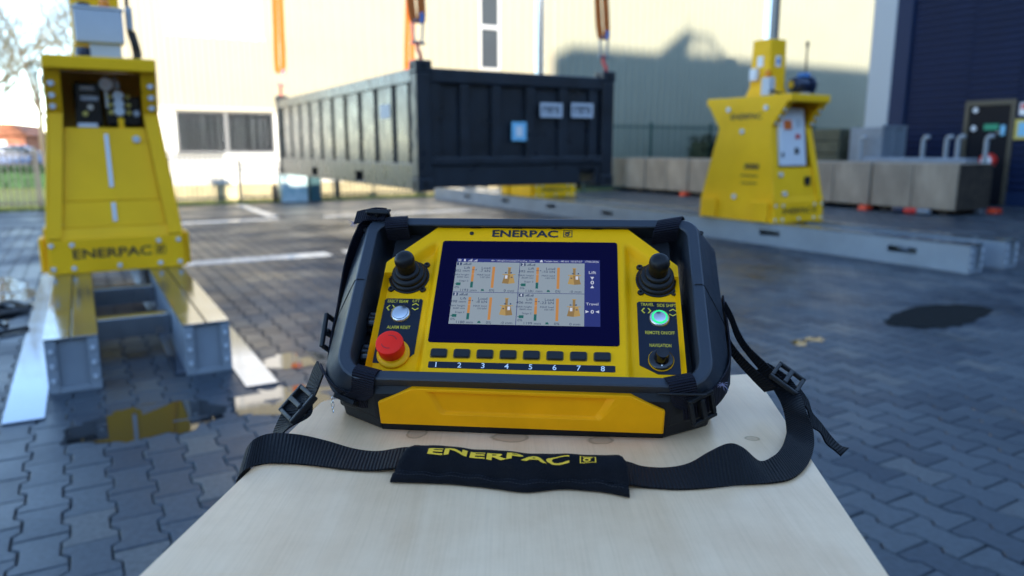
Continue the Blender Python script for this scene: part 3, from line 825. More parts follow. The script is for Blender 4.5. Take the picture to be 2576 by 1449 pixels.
# low foliage strip added in place of a shaded band of lawn
hd = empty('hedge', (-30, 24.5, 0), 0, 'added low green foliage in place of shaded lawn behind the bar fence', 'hedge')
rr = random.Random(11); s = MB()
for i in range(15000):
    x = rr.uniform(0, 22); y = rr.uniform(-.6,.6); z = rr.uniform(0,.66) if rr.random()<.6 else rr.uniform(.5,.7)
    t = rr.uniform(0,6.28); e = rr.uniform(-.8,.8); l = rr.uniform(.04,.085)
    u = Vector((math.cos(t), math.sin(t), e))*l; v = Vector((-math.sin(t), math.cos(t), rr.uniform(-.5,.5)))*l*.6
    c = Vector((x,y,z)); s.add([c-u,c+v,c+u,c-v], [(0,1,2,3)])
s.build('foliage', m_lawn_shade, hd)
s = MB(); s.box(.1,21.9,-.45,.45,0,.5); s.build('core', m_lawn_shade, hd)

# bare trees
def tree(name, x, y, h, seed, label, lean=0.0):
    t = empty(name, (x, y, 0), seed*1.3, label, 'tree', 'bare winter trees beyond the lawn')
    rr = random.Random(seed); tr = MB(); tw = MB()
    def grow(p, d, l, r, lev):
        mid = p + d*l*.5 + Vector((rr.uniform(-1,1), rr.uniform(-1,1), rr.uniform(-.3,.6)))*l*.06
        e = p + d*l
        (tr if lev < 2 else tw).tube([p, mid, e], [r, r*.85, r*.66], 5 if lev < 2 else 3)
        if lev >= 5: return
        n = (5,4,4,4,3)[lev]
        for i in range(n):
            f = 1.0 if i == 0 else rr.uniform(.45,.98)
            base = p + d*l*f
            ax = d.orthogonal().normalized(); ax.rotate(Quaternion(d, rr.uniform(0,6.283)))
            nd = d.copy(); nd.rotate(Quaternion(ax, rr.uniform(.25,.5) if i == 0 else rr.uniform(.5,.95)))
            nd.z += .12; nd.normalize()
            grow(base, nd, l*rr.uniform(.58,.80), r*(.62 if i == 0 else .48), lev+1)
    grow(Vector((0,0,-.05)), Vector((lean,0,1)).normalized(), h*.30, h*.013, 0)
    tr.build('trunk', m_bark, t); tw.build('crown', m_twig, t)
    return t
tree('bare_tree', -26.5, 38, 13.5, 2, 'bare tree with fine yellowish twigs, left of the pale apartment block')
tree('bare_tree', -22.5, 40, 12.5, 5, 'bare tree with spreading twigs standing before the pale apartment block')
tree('bare_tree', -34.5, 50, 15, 8, 'tall bare tree behind the parked blue car')
tree('bare_tree', -20.5, 33, 10.5, 21, 'slim bare tree just beyond the added foliage near the pump tower')
tree('bare_tree', -24.0, 33.5, 11.5, 34, 'bare tree with dense low twigs just beyond the added foliage')
tree('bare_tree', -31.0, 58, 14, 13, 'bare tree between the brick house and the pale block')

# pale apartment block far left
ap = empty('apartment_block', (-37.0, 72, 0), R(18), 'pale sunlit apartment block half hidden by bare twigs', 'building')
s = MB(); s.box(-2.5,7,0,9,0,12.8); s.build('wall', m_white, ap)
for i in range(3):
    for j in range(4):
        s = MB(); s.box(-1.6+i*3.0,.2+i*3.0,-.05,.02,1.2+j*3.0,2.6+j*3.0); s.build('window', m_glass, ap)
s = MB(); s.box(-2.8,7.3,-.3,9.3,12.8,13.1); s.build('roof', m_alu, ap)
hs = empty('brick_house', (-47, 62, 0), R(20), 'low red brick house with tiled roof behind the parked car', 'house')
s = MB(); s.box(-5,6,0,8,0,2.3); s.build('wall', m_brickred, hs)
s = MB(); s.prism([(-5.4,2.3),(6.4,2.3),(5.2,3.3),(-4.2,3.3)], -.4, 8.4, 'y'); s.build('roof', m_rooft, hs)
for i in range(3):
    s = MB(); s.box(-3.6+i*3.2,-1.8+i*3.2,-.05,.02,.8,1.9); s.build('window', m_print_w, hs)

# parked blue car
def car(x, y, rz):
    c = empty('parked_car', (x, y, 0), rz, 'blue hatchback car parked beyond the lawn and fence', 'car')
    prof = [(-2.0,.35),(-2.05,.62),(-1.95,.88),(-1.1,.98),(-.55,1.42),(.75,1.46),(1.55,1.02),(1.98,.92),(2.02,.5),(1.95,.33)]
    s = MB(); rr_ = []
    for yy, k in ((-.84,.96),(-.80,1.0),(.80,1.0),(.84,.96)):
        rr_.append([(x_*k, yy if z_ < 1.0 else yy*.84, z_) for x_, z_ in prof])
    s.rings(rr_, True, True, True); s.build('body', m_carblue, c, smooth=35)
    for sy in (-1, 1):
        g = MB(); g.add([(-1.0,sy*.79,1.0),(1.4,sy*.79,1.03),(.72,sy*.725,1.38),(-.5,sy*.725,1.36)], [(0,1,2,3)]); g.build('side_window', m_glass, c)
        for wx in (-1.28, 1.25):
            t = MB(); t.lathe([(.19,-.09),(.30,-.09),(.315,0),(.30,.09),(.19,.09)], 20, 'y', (wx, sy*.76, .315)); tt = t.build('tyre', m_tyre, c, smooth=40)
            t = MB(); t.lathe([(.0,-.07),(.19,-.07),(.19,.07),(.0,.07)], 16, 'y', (wx, sy*.76, .315)); t.build('rim', m_alu, tt)
    g = MB(); g.add([(-1.16,-.62,1.0),(-1.16,.62,1.0),(-.60,.56,1.40),(-.60,-.56,1.40)], [(0,1,2,3)]); g.xf(Matrix.Translation((-.025,0,.02))); g.build('windscreen', m_glass, c)
    for sy in (-1, 1):
        g = MB(); g.box(-2.06,-1.98,sy*.6-.14,sy*.6+.14,.66,.80); g.build('headlight', m_print_w, c)
    g = MB(); g.box(-2.075,-2.05,-.26,.26,.48,.58); g.build('number_plate', m_signy, c)
    return c
car(-31.6, 47.4, R(28))

# ================================================================== tracks
RAIL_H = .298
def track(name, bc, a0, a1, label, slots):
    t = yard(name, a0, bc, label, 'track', 'steel tracks under the lifting towers')
    Ln = a1 - a0
    for xc, sgn in ((-.335,-1),(.335,1)):
        r = MB(); x0, x1 = xc-.122, xc+.122
        # side walls with slot openings on the outer side facing the camera
        sl = sorted([s_-a0 for s_ in slots])
        for xs in (x0, x1-.012):
            y = 0.0
            for s_ in sl:
                r.box(xs, xs+.012, y, s_-.17, .0, RAIL_H-.014)
                r.box(xs, xs+.012, s_-.17, s_+.17, .0, .13); r.box(xs, xs+.012, s_-.17, s_+.17, .20, RAIL_H-.014)
                y = s_+.17
            r.box(xs, xs+.012, y, Ln, .0, RAIL_H-.014)
        r.box(x0+.012, x1-.012, .01, Ln-.01, .0, .012)
        rail = r.build('rail_beam', m_galv, t)
        for xa, xb in ((x0-.004, xc-.004),(xc+.004, x1+.004)):
            p_ = MB(); p_.box(xa, xb, -.004, Ln, RAIL_H-.0135, RAIL_H); p_.build('top_plate', m_galv_top, rail, bevel=.002)
        e = MB(); e.box(x0+.0125, x1-.0125, .02, .035, .02, RAIL_H-.016); e.build('end_plate', m_galv, rail, bevel=.003)
        e = MB(); e.box(x0-.002,x0+.05,-.012,-.001,.0,RAIL_H-.016); e.box(x1-.05,x1+.002,-.012,-.001,.0,RAIL_H-.016); e.box(x0+.051,x1-.051,-.012,-.001,.0,.03); e.build('end_flange', m_galv, rail, bevel=.002)
        for xx in (x0+.025, x1-.025):
            for zz in (.07,.15,.23):
                b = MB(); b.lathe([(.0,-.024),(.010,-.024),(.012,-.020),(.012,-.0125),(.0,-.0125)], 10, 'y', (xx,0,zz)); b.build('bolt', m_zinc, rail, smooth=40)
    y = .75
    while y < Ln:
        c = MB(); c.box(-.208,.208, y-.055, y+.055, .10, .23); c.build('cross_member', m_galv_top, t, bevel=.004)
        y += 1.15 if y < 1 else 1.9
    return t
LB, RB = .21, 8.31
track('gantry_track', LB, 4.45, 17.4, 'steel track of two beams running under the tower with the pump opening', [7.0, 9.4, 11.8])
track('gantry_track', RB, 4.18, 17.6, 'steel track with slotted sides under the tower with the white control panel', [4.91, 6.77, 8.6, 10.3, 12.1, 13.9, 15.7])
for b0, b1, a0, lb in ((-.43,-.255,4.03,'long wet steel plate left of the pump tower track'),(.36,.655,4.47,'narrow wet steel plate under the right beam of the pump tower track'),(.668,.84,4.03,'long wet steel plate right of the pump tower track')):
    o = yard('steel_plate', a0, b0, lb, 'steel plate')
    s = MB(); s.box(0, b1-b0, 0, 4.9, .0035 , .0115); s.xf(Matrix.Translation((0,0,0)))
    me_o = s.build('sheet', m_plate, o, bevel=.0015)

# ================================================================== lifting towers
def lerp_tab(tab, z):
    for (z0, v0), (z1, v1) in zip(tab, tab[1:]):
        if z <= z1: return v0 + (v1-v0)*(z-z0)/(z1-z0)
    return tab[-1][1]
HW = [(.3,.50),(.58,.495),(1.55,.40),(1.96,.385)]
HD = [(.3,.67),(.58,.66),(1.55,.46),(1.86,.69),(1.96,.70)]
HP = [(.3,.67),(.58,.655),(1.55,.455),(1.96,.40)]
def slab(mb, x0f, x1f, zs, yf, th):
    """front-facing strip following y=-yf(z), between x0f(z) and x1f(z)"""
    mb.rings([[(x0f(z),yf(z),z),(x1f(z),yf(z),z),(x1f(z),yf(z)+th,z),(x0f(z),yf(z)+th,z)] for z in zs], True, True, True)
def tower(a, b, variant, label):
    t = yard('lifting_tower', a, b, label, 'lifting tower', 'yellow lifting towers on the tracks')
    t.location.z = 0
    zs = [.3,.58,1.0,1.3,1.55,1.86,1.96]
    hw = lambda z: lerp_tab(HW, z); hd = lambda z: lerp_tab(HD, z); hp = lambda z: lerp_tab(HP, z)
    for sx in (-1, 1):
        s = MB(); rings = []
        for th in (0.0, .022):
            rings.append([(sx*(hw(z)-th), -hd(z), z) for z in zs] + [(sx*(hw(z)-th), hd(z), z) for z in reversed(zs)])
        s.rings(rings, True, True, True); side = s.build('side_panel', m_yel, t, bevel=.006)
        for sy in (-1, 1):
            f = MB(); fw = .115
            for za, zb in zip(zs[1:-1], zs[2:-1]):
                p = []
                for z in (za, zb):
                    xo, xi, y = sx*(hw(z)-.0225), sx*(hw(z)-fw), sy*(hd(z)-.002)
                    p += [(xo,y,z),(xi,y,z),(xi,y-sy*.02,z),(xo,y-sy*.02,z)]
                f.hexa(p)
            f.build('flange', m_yel, side)
        # lifting eye pads at the foot and bolts on the side
        for yy in (-.46,.46):
            f = MB(); f.box(sx*.501 if sx > 0 else sx*.545, sx*.545 if sx > 0 else sx*.501, yy-.14, yy+.14, .31, .58); f.build('foot_pad', m_yel, side, bevel=.012)
        for yy, zz in ((-.36,1.80),(.30,1.80),(.02,1.50),(.02,.62)):
            f = MB(); f.lathe([(.0,0),(.034,0),(.034,.02),(.0,.02)], 12, 'x', (0,yy,zz)); xx = hw(zz)
            f.v = [(sx*(xx+.002) + sx*v[0], v[1], v[2]) for v in f.v]; f.build('bolt', m_zinc, side)
        def sidep(u, v, sx=sx): z = v; return (sx*(lerp_tab(HW, z)+.004), u, z)
        tx = MB(); put_text(tx, 'ENERPAC', .105, lambda x, y: sidep((-x if sx < 0 else x) - .02, 1.70 + y), .02, 1.25)
        tx.build('lettering', m_print_k, side)
        tx = MB()
        for k, (w_, zz) in enumerate(((.26,1.0),(.30,.90),(.28,.80))):
            n_ = 7 if k == 0 else 12; h_ = .07 if k == 0 else .022
            for i in range(n_):
                y0 = -.44 + w_*i/n_ + .10; wd = w_/n_*.6
                tx.add([sidep(y0, zz), sidep(y0+wd, zz), sidep(y0+wd, zz+h_), sidep(y0, zz+h_)], [(0,1,2,3)])
        tx.build('stencilled_lines', m_print_k, side)
    # front (towards -y) and back fascias
    for sy in (-1, 1):
        s = MB(); s.box(-.478,.478, min(sy*.672,sy*.652), max(sy*.672,sy*.652), .30, .57); fas = s.build('fascia', m_yel, t, bevel=.006)
        s = MB(); s.hexa([(-.38,sy*.652,.571),(.38,sy*.652,.571),(.38,sy*.60,.571),(-.38,sy*.60,.571),(-.38,sy*.625,.655),(.38,sy*.625,.655),(.38,sy*.60,.655),(-.38,sy*.60,.655)]); s.build('sill', m_yel, t)
        for xx in (-.46,-.32,.0,.30,.45):
            for zz in (.345,.53):
                if xx == 0 and zz > .4: continue
                b_ = MB(); b_.lathe([(.0,0),(.017,0),(.019,.004),(.019,.012),(.0,.012)], 10, 'y', (xx,0,zz))
                b_.v = [(v[0], sy*.685 - sy*v[1], v[2]) for v in b_.v]; b_.build('bolt', m_zinc, fas)
        tx = MB(); fl = -1 if sy > 0 else 1
        put_text(tx, 'ENERPAC', .105, lambda x, y: (fl*(x-.04), sy*.6745, .455+y), .02, 1.28)
        logo_box(tx, .31, .455, .075, lambda x, y: (fl*x, sy*.6745, y))
        tx.build('lettering', m_print_k, fas)
        s = MB(); s.box(-.385,.385, min(sy*.69,sy*.74), max(sy*.69,sy*.74), 1.865, 1.965); s.box(-.385,.385, min(sy*.45,sy*.69), max(sy*.45,sy*.69), 1.94, 1.966)
        s.build('canopy', m_yel, t, bevel=.012)
        # sloping front panels
        xin = lambda z: lerp_tab(HW, z) - .117
        ys = (lambda z: -hp(z)+.03) if sy < 0 else (lambda z: hp(z)-.05)
        if variant == 'pump' or sy > 0:
            s = MB(); slab(s, lambda z: -xin(z), xin, [.862,1.15,1.44], ys, .02); up = s.build('upper_panel', m_yel, t, bevel=.004)
            s = MB(); slab(s, lambda z: -xin(z), xin, [.657,.858], lambda z: ys(z)-.01, .02); lo = s.build('lower_panel', m_yel, t, bevel=.004)
            if sy < 0:
                s = MB(); slab(s, lambda z: -.014, lambda z: .014, [.97,1.39], lambda z: ys(z)-.012, .01); s.build('level_glass', m_zinc, up)
                s = MB(); slab(s, lambda z: -.014, lambda z: .014, [.70,.845], lambda z: ys(z)-.022, .01); s.build('level_glass', m_zinc, lo)
                s = MB(); s.lathe([(.0,-.03),(.026,-.03),(.03,-.02),(.03,.0),(.0,.0)], 14, 'y', (.215, ys(1.35), 1.35)); s.build('filler_cap', m_zinc, up, smooth=40)
        else:
            s = MB(); slab(s, lambda z: -xin(z), xin, [.657,.85,1.02], lambda z: ys(z)-.01, .02); lo = s.build('lower_panel', m_yel, t, bevel=.004)
            s = MB(); s.box(.17,.26, ys(.84)-.05, ys(.84)-.005, .78,.90); s.build('socket', m_dark, lo, bevel=.008)
            for xx, zz in ((-.30,.93),(-.26,.68)):
                s = MB(); s.lathe([(.0,-.05),(.032,-.05),(.032,-.01),(.0,-.01)], 12, 'y', (xx, ys(zz), zz)); s.build('bolt', m_zinc, lo)
            s = MB(); s.hexa([(-.285,-.555,1.045),(.225,-.555,1.045),(.225,-.40,1.045),(-.285,-.40,1.045),(-.265,-.475,1.80),(.20,-.475,1.80),(.20,-.40,1.80),(-.265,-.40,1.80)])
            cab = s.build('control_cabinet', m_whitebox, t, bevel=.01)
            fy = lambda z: -.555 + .08*(z-1.045)/.755
            for x0, x1, z0, z1, mm, nm in ((-.20,-.06,1.52,1.64,m_amber,'amber_display'),(.02,.05,1.55,1.66,m_greybox,'switch'),(.08,.11,1.55,1.66,m_greybox,'switch'),(.02,.10,1.40,1.46,m_hookred,'switch'),(.0,.07,1.20,1.28,m_dark,'socket'),(-.25,-.22,1.16,1.22,m_dark,'latch')):
                s = MB(); s.hexa([(x0,fy(z0)-.012,z0),(x1,fy(z0)-.012,z0),(x1,fy(z0)+.001,z0),(x0,fy(z0)+.001,z0),(x0,fy(z1)-.012,z1),(x1,fy(z1)-.012,z1),(x1,fy(z1)+.001,z1),(x0,fy(z1)+.001,z1)]); s.build(nm, mm, cab)
        for xx in (-1, 1):
            for zz in (1.60,1.68,1.765):
                b_ = MB(); b_.lathe([(.0,0),(.020,0),(.024,.006),(.024,.012),(.0,.012)], 12, 'y', (0,0,zz))
                yy = hd(zz) + .012
                b_.v = [(v[0] + xx*(hw(zz)-.05), sy*yy - sy*v[1]*1.0, v[2]) for v in b_.v]; b_.build('bolt', m_zinc, t)
    s = MB(); s.box(-.36,.36,-.45,.45,1.90,1.938); s.build('deck', m_yel, t)
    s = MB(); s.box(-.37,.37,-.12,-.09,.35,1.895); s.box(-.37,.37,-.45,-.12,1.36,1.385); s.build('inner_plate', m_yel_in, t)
    # column and rod
    s = MB(); cw = [(1.939,.21),(2.02,.19),(2.10,.165),(2.72,.155)]
    s.rings([[(-w_,-w_,z),(w_,-w_,z),(w_,w_,z),(-w_,w_,z)] for z, w_ in cw], True, True, True)
    colm = s.build('column', m_yel, t, bevel=.018)
    s = MB(); s.box(-.05,.05,-.168,-.160,2.36,2.50); s.build('sticker', m_print_w, colm)
    s = MB(); s.box(-.03,.03,-.171,-.1685,2.40,2.46); s.build('sticker_mark', m_hookblue, colm)
    s = MB(); s.box(-.168,-.160,-.05,.05,2.36,2.50); s.build('sticker', m_print_w, colm)
    s = MB(); s.lathe([(.0,2.72),(.105,2.72),(.105,4.34),(.0,4.34)], 28); s.build('rod', m_chrome, t, smooth=40)
    s = MB(); s.box(-.22,.22,-.22,.22,4.341,4.38); s.build('head_plate', m_yel, t, bevel=.006)
    if variant == 'pump':
        # hydraulic pump set in the opening
        s = MB(); s.box(-.20,-.01,-.40,-.16,1.45,1.80); pu = s.build('pump_unit', m_gloss_blk, t, bevel=.02)
        for x0,x1,z0,z1 in ((-.15,-.05,1.735,1.765),(-.15,-.03,1.655,1.69)):
            s = MB(); s.box(x0,x1,-.406,-.401,z0,z1); s.build('nameplate', m_greybox, pu)
        s = MB(); s.lathe([(.0,-.43),(.022,-.43),(.022,-.401),(.0,-.401)], 14, 'y', (-.09,0,1.60)); s.build('cap', m_chrome, pu)
        s = MB(); s.lathe([(.0,-.42),(.02,-.42),(.02,-.401),(.0,-.401)], 14, 'y', (-.13,0,1.55)); s.build('cap', m_signy, pu)
        s = MB(); s.lathe([(.0,-.42),(.048,-.42),(.052,-.40),(.052,-.34),(.0,-.34)], 22, 'y', (.035,0,1.785)); ga = s.build('pressure_gauge', m_steel, t, smooth=40)
        s = MB(); s.lathe([(.0,-.424),(.042,-.424),(.042,-.421),(.0,-.421)], 22, 'y', (.035,0,1.785)); s.build('dial', m_print_w, ga)
        s = MB(); s.tube([(.035,-.37,1.73),(.035,-.37,1.60)], .016, 8); s.build('gauge_pipe', m_steel, ga)
        s = MB(); s.box(.02,.28,-.36,-.18,1.46,1.70); vb = s.build('valve_block', m_gloss_blk, t, bevel=.015)
        for zz in (1.70,1.635,1.575):
            s = MB(); s.lathe([(.0,-.44),(.035,-.44),(.042,-.42),(.042,-.361),(.0,-.361)], 14, 'y', (.115,0,zz)); s.build('valve', m_zinc, vb, smooth=40)
            for xx in (.055,.185):
                s = MB(); s.lathe([(.0,-.40),(.018,-.40),(.018,-.361),(.0,-.361)], 10, 'y', (xx,0,zz-.01)); s.build('fitting', m_signy, vb)
        s = MB(); s.tube([(.115,-.39,1.75),(.115,-.39,1.80),(.10,-.36,1.83)], .022, 8); s.build('pipe', m_greybox, vb)
        s = MB(); s.lathe([(.0,-.40),(.024,-.40),(.024,-.361),(.0,-.361)], 12, 'y', (.24,0,1.56)); s.build('cap', m_greybox, vb)
        s = MB(); s.box(-.19,-.05,-.44,-.41,1.445,1.475); s.build('drip_tray', m_whitebox, pu)
        s = MB(); s.box(.10,.14,-.43,-.37,1.39,1.52); s.build('bracket', m_yel, vb)
        # cabinets on the deck
        s = MB(); s.box(-.145,.20,-.46,-.28,2.10,2.35); gb = s.build('junction_box', m_greybox, t, bevel=.012)
        s = MB(); s.box(-.155,.21,-.465,-.275,2.351,2.375); s.build('lid', m_greybox, gb, bevel=.006)
        s = MB(); s.box(-.05,.17,-.43,-.29,1.967,2.099); s.build('box_stand', m_greybox, gb)
        s = MB(); s.lathe([(.0,0),(.055,0),(.06,.05),(.05,.10),(.0,.10)], 16, 'z', (-.10,-.37,1.967)); s.build('horn', m_motor, t, smooth=40)
        s = MB(); s.box(-.15,.19,-.27,-.175,2.30,3.0); s.build('bracket_plate', m_yel, t, bevel=.008)
        s = MB(); s.lathe([(.0,0),(.035,0),(.042,.03),(.03,.08),(.0,.085)], 16, 'z', (.08,-.36,2.376)); s.build('beacon', m_beacon, t, smooth=40)
        s = MB(); s.lathe([(.0,0),(.05,0),(.05,.03),(.0,.045)], 16, 'z', (-.07,-.36,2.376)); s.build('cap', m_motor, t, smooth=40)
        s = MB(); s.box(.225,.275,-.40,-.30,2.22,2.40); s.build('socket_box', m_lightgrey, t, bevel=.01)
        for k in range(3):
            xx = .235 + k*.022
            s = MB(); s.tube(catmull([(xx,-.35,2.22),(xx+.02,-.36,2.12),(xx+.03,-.36,2.03),(xx+.01,-.38,1.97)], 5), .011, 6); s.build('cable', m_hose, t, smooth=60)
        s = MB(); s.tube([(.245,-.35,2.40),(.24,-.32,2.7),(.22,-.25,3.0)], .016, 6); s.build('cable', m_hose, t, smooth=60)
    else:
        s = MB(); s.lathe([(.0,-.20),(.09,-.20),(.105,-.18),(.105,.12),(.09,.14),(.0,.14)], 20, 'x', (.36,-.30,2.12)); mo = s.build('motor', m_motor, t, smooth=40)
        s = MB(); s.lathe([(.0,-.05),(.135,-.05),(.135,.0),(.0,.0)], 20, 'x', (.48,-.30,2.12)); s.build('flange_plate', m_motor, mo, smooth=40)
        s = MB(); s.lathe([(.0,-.04),(.05,-.04),(.05,.0),(.0,.0)], 16, 'x', (.155,-.30,2.12)); s.build('end_cap', m_chrome, mo, smooth=40)
        s = MB(); s.box(.26,.44,-.38,-.22,1.967,2.02); s.build('motor_foot', m_greybox, mo)
        s = MB(); s.box(.30,.42,-.36,-.24,2.226,2.28); s.build('terminal_box', m_hookblue, mo, bevel=.008)
        s = MB(); s.box(-.30,-.19,-.30,-.16,1.967,2.20); s.build('junction_box', m_greybox, t, bevel=.01)
        s = MB(); s.box(-.235,-.17,.0,.12,2.18,2.34); s.build('junction_box', m_whitebox, t, bevel=.01)
        s = MB(); s.lathe([(.0,0),(.035,0),(.042,.03),(.04,.075),(.0,.085)], 16, 'z', (-.22,-.20,2.22)); s.build('beacon', m_beacon, t, smooth=40)
        s = MB(); s.tube([(.47,-.24,2.25),(.47,-.24,2.66)], .013, 6); s.lathe([(.0,0),(.022,0),(.022,.07),(.0,.07)], 10, 'z', (.47,-.24,2.64)); s.build('aerial', m_hose, t)
        for k in range(2):
            s = MB(); s.tube(catmull([(-.25,-.26,2.0),(-.30,-.34,2.03),(-.20,-.40,1.99),(-.05,-.38,1.985)], 5), .014, 6); s.v = [(v[0]+.03*k,v[1]+.04*k,v[2]) for v in s.v]; s.build('cable', m_hose, t, smooth=60)
    return t
tower(7.40, LB, 'pump', 'yellow lifting tower with an open bay showing its black pump and valves')
tower(7.36, RB, 'panel', 'yellow lifting tower with a white control cabinet, near the concrete blocks')
tower(13.30, RB, 'panel', 'yellow lifting tower mostly hidden behind the black container, only its foot showing')

# ================================================================== container
CA0, CA1, CB0, CB1, CZ0, CZ1 = 7.0, 13.05, 2.95, 5.40, .855, 2.075
ct = yard('half_height_container', CA0, CB0, 'black open half-height steel container hanging from four orange slings', 'container')
CL, CW = CA1-CA0, CB1-CB0
ct.location.z = 0
for x in (0, CW):
    for y in (0, CL):
        sx = 1 if x == 0 else -1; sy = 1 if y == 0 else -1
        s = MB(); s.box(min(x,x+sx*.16), max(x,x+sx*.16), min(y,y+sy*.16), max(y,y+sy*.16), CZ0+.12, CZ1-.06); s.build('corner_post', m_cont, ct, bevel=.012)
        for z0, z1 in ((CZ0-.01,CZ0+.119),(CZ1-.059,CZ1+.06)):
            cx0, cx1 = sorted((x-sx*.008, x+sx*.17)); cy0, cy1 = sorted((y-sy*.008, y+sy*.17))
            s = MB(); s.box(cx0, cx1, cy0, cy1, z0, z1); ca = s.build('corner_casting', m_cont, ct, bevel=.01)
            xm, ym, zm = (cx0+cx1)/2, (cy0+cy1)/2, (z0+z1)/2
            for pl in (-1, 1):
                yy = cy0-.002 if pl < 0 else cy1+.002
                s = MB(); s.lathe([(.0,-.001),(.036,-.001),(.036,.001),(.0,.001)], 14, 'y', (xm,yy,zm)); s.build('casting_hole', m_dark, ca)
                xx = cx0-.002 if pl < 0 else cx1+.002
                s = MB(); s.lathe([(.0,-.001),(.036,-.001),(.036,.001),(.0,.001)], 14, 'x', (xx,ym,zm)); s.build('casting_hole', m_dark, ca)
# end frames
for ye, sg, nm in ((0,1,'near'),(CL,-1,'far')):
    def bx(x0,x1,y0,y1,z0,z1): return (x0,x1,*sorted((ye+sg*y0, ye+sg*y1)),z0,z1)
    s = MB(); s.box(*bx(.161,CW-.161,.01,.13,CZ1-.15,CZ1-.01)); s.build('top_rail', m_cont, ct, bevel=.012)
    s = MB()
    s.box(*bx(.161,2.0,.02,.12,CZ0+.02,1.085)); s.box(*bx(2.22,CW-.161,.02,.12,CZ0+.02,1.085)); s.box(*bx(2.0,2.22,.02,.12,1.04,1.085)); s.box(*bx(2.0,2.22,.02,.12,CZ0+.02,.89))
    s.build('bottom_rail', m_cont, ct, bevel=.008)
    s = MB(); s.box(*bx(.161,CW-.161,-.004,.11,1.10,1.185)); s.build('sill_beam', m_cont, ct, bevel=.012)
    s = MB(); s.box(*bx(.161,CW-.161,.075,.085,1.0,CZ1-.12)); s.build('end_sheet', m_cont, ct)
    for xb in (.30,.55,.92,1.34,1.77,2.18):
        s = MB(); s.box(*bx(xb-.055 if xb > .3 else .165, xb+.055 if xb > .3 else .27, .025,.075,1.186,CZ1-.151)); s.build('stiffener', m_cont, ct, bevel=.008)
# side walls
ribs = [.62 + i*.56 for i in range(10)]
for xs, sg in ((0,1),(CW,-1)):
    def bx(x0,x1,y0,y1,z0,z1): return (*sorted((xs+sg*x0, xs+sg*x1)),y0,y1,z0,z1)
    s = MB(); s.box(*bx(.005,.13,.161,CL-.161,CZ1-.15,CZ1-.012)); s.build('top_rail', m_cont_reflect, ct, bevel=.012)
    s = MB(); y = .161
    for h0, h1 in ((1.72,2.02),(3.72,4.02)):
        s.box(*bx(.01,.12,y,h0,CZ0+.0,1.12)); s.box(*bx(.01,.12,h0,h1,1.0,1.12)); s.box(*bx(.01,.12,h0,h1,CZ0,.885)); y = h1
    s.box(*bx(.01,.12,y,CL-.161,CZ0,1.12)); s.build('bottom_rail', m_cont_reflect, ct, bevel=.008)
    s = MB()
    ys = [.161]
    for r_ in ribs: ys += [r_]
    ys.append(CL-.161)
    for ya, yb in zip(ys, ys[1:]):
        # bulged outer pans separated by deep folds
        f_ = .085
        P_ = [(ya,.10),(ya+f_,.10),(ya+f_*1.6,.025),(yb-f_*.2,.025),(yb,.10)]
        for (y0,d0),(y1,d1) in zip(P_, P_[1:]):
            s.add([(xs+sg*d0,y0,1.121),(xs+sg*d1,y1,1.121),(xs+sg*d1,y1,CZ1-.151),(xs+sg*d0,y0,CZ1-.151)], [(0,1,2,3)])
    s.build('side_sheet', m_cont_reflect, ct)
s = MB(); s.box(.125,CW-.125,.13,CL-.13,.99,1.02); s.build('floor', m_cont, ct)
for x0, x1, z0, z1 in ((1.46,1.75,1.61,1.765),(1.87,2.17,1.615,1.775)):
    s = MB(); s.box(x0, x1, .020, .024, z0, z1); st = s.build('white_label', m_label_grey, ct)
    k = MB(); n_ = 4
    for i in range(n_):
        xa = x0+.03+i*(x1-x0-.06)/n_; wd = (x1-x0-.06)/n_*.72; hh = z1-z0
        k.box(xa, xa+wd*.28, .0165,.0195, z0+.04, z1-.04); k.box(xa, xa+wd, .0165,.0195, z1-.06, z1-.04)
        if i % 2: k.box(xa+wd*.72, xa+wd, .0165,.0195, z0+.04, z1-.061)
    k.build('label_print', m_print_k, st)
s = MB(); s.box(1.10,1.285,.019,.0235,1.355,1.555); st = s.build('blue_sticker', m_lblue, ct)
k = MB(); k.box(1.15,1.235,.0155,.0185,1.40,1.51); k.build('sticker_print', m_print_w, st)
s = MB(); s.box(.0195,.0235,.80,1.10,1.60,1.75); st = s.build('white_label', m_label_grey, ct)

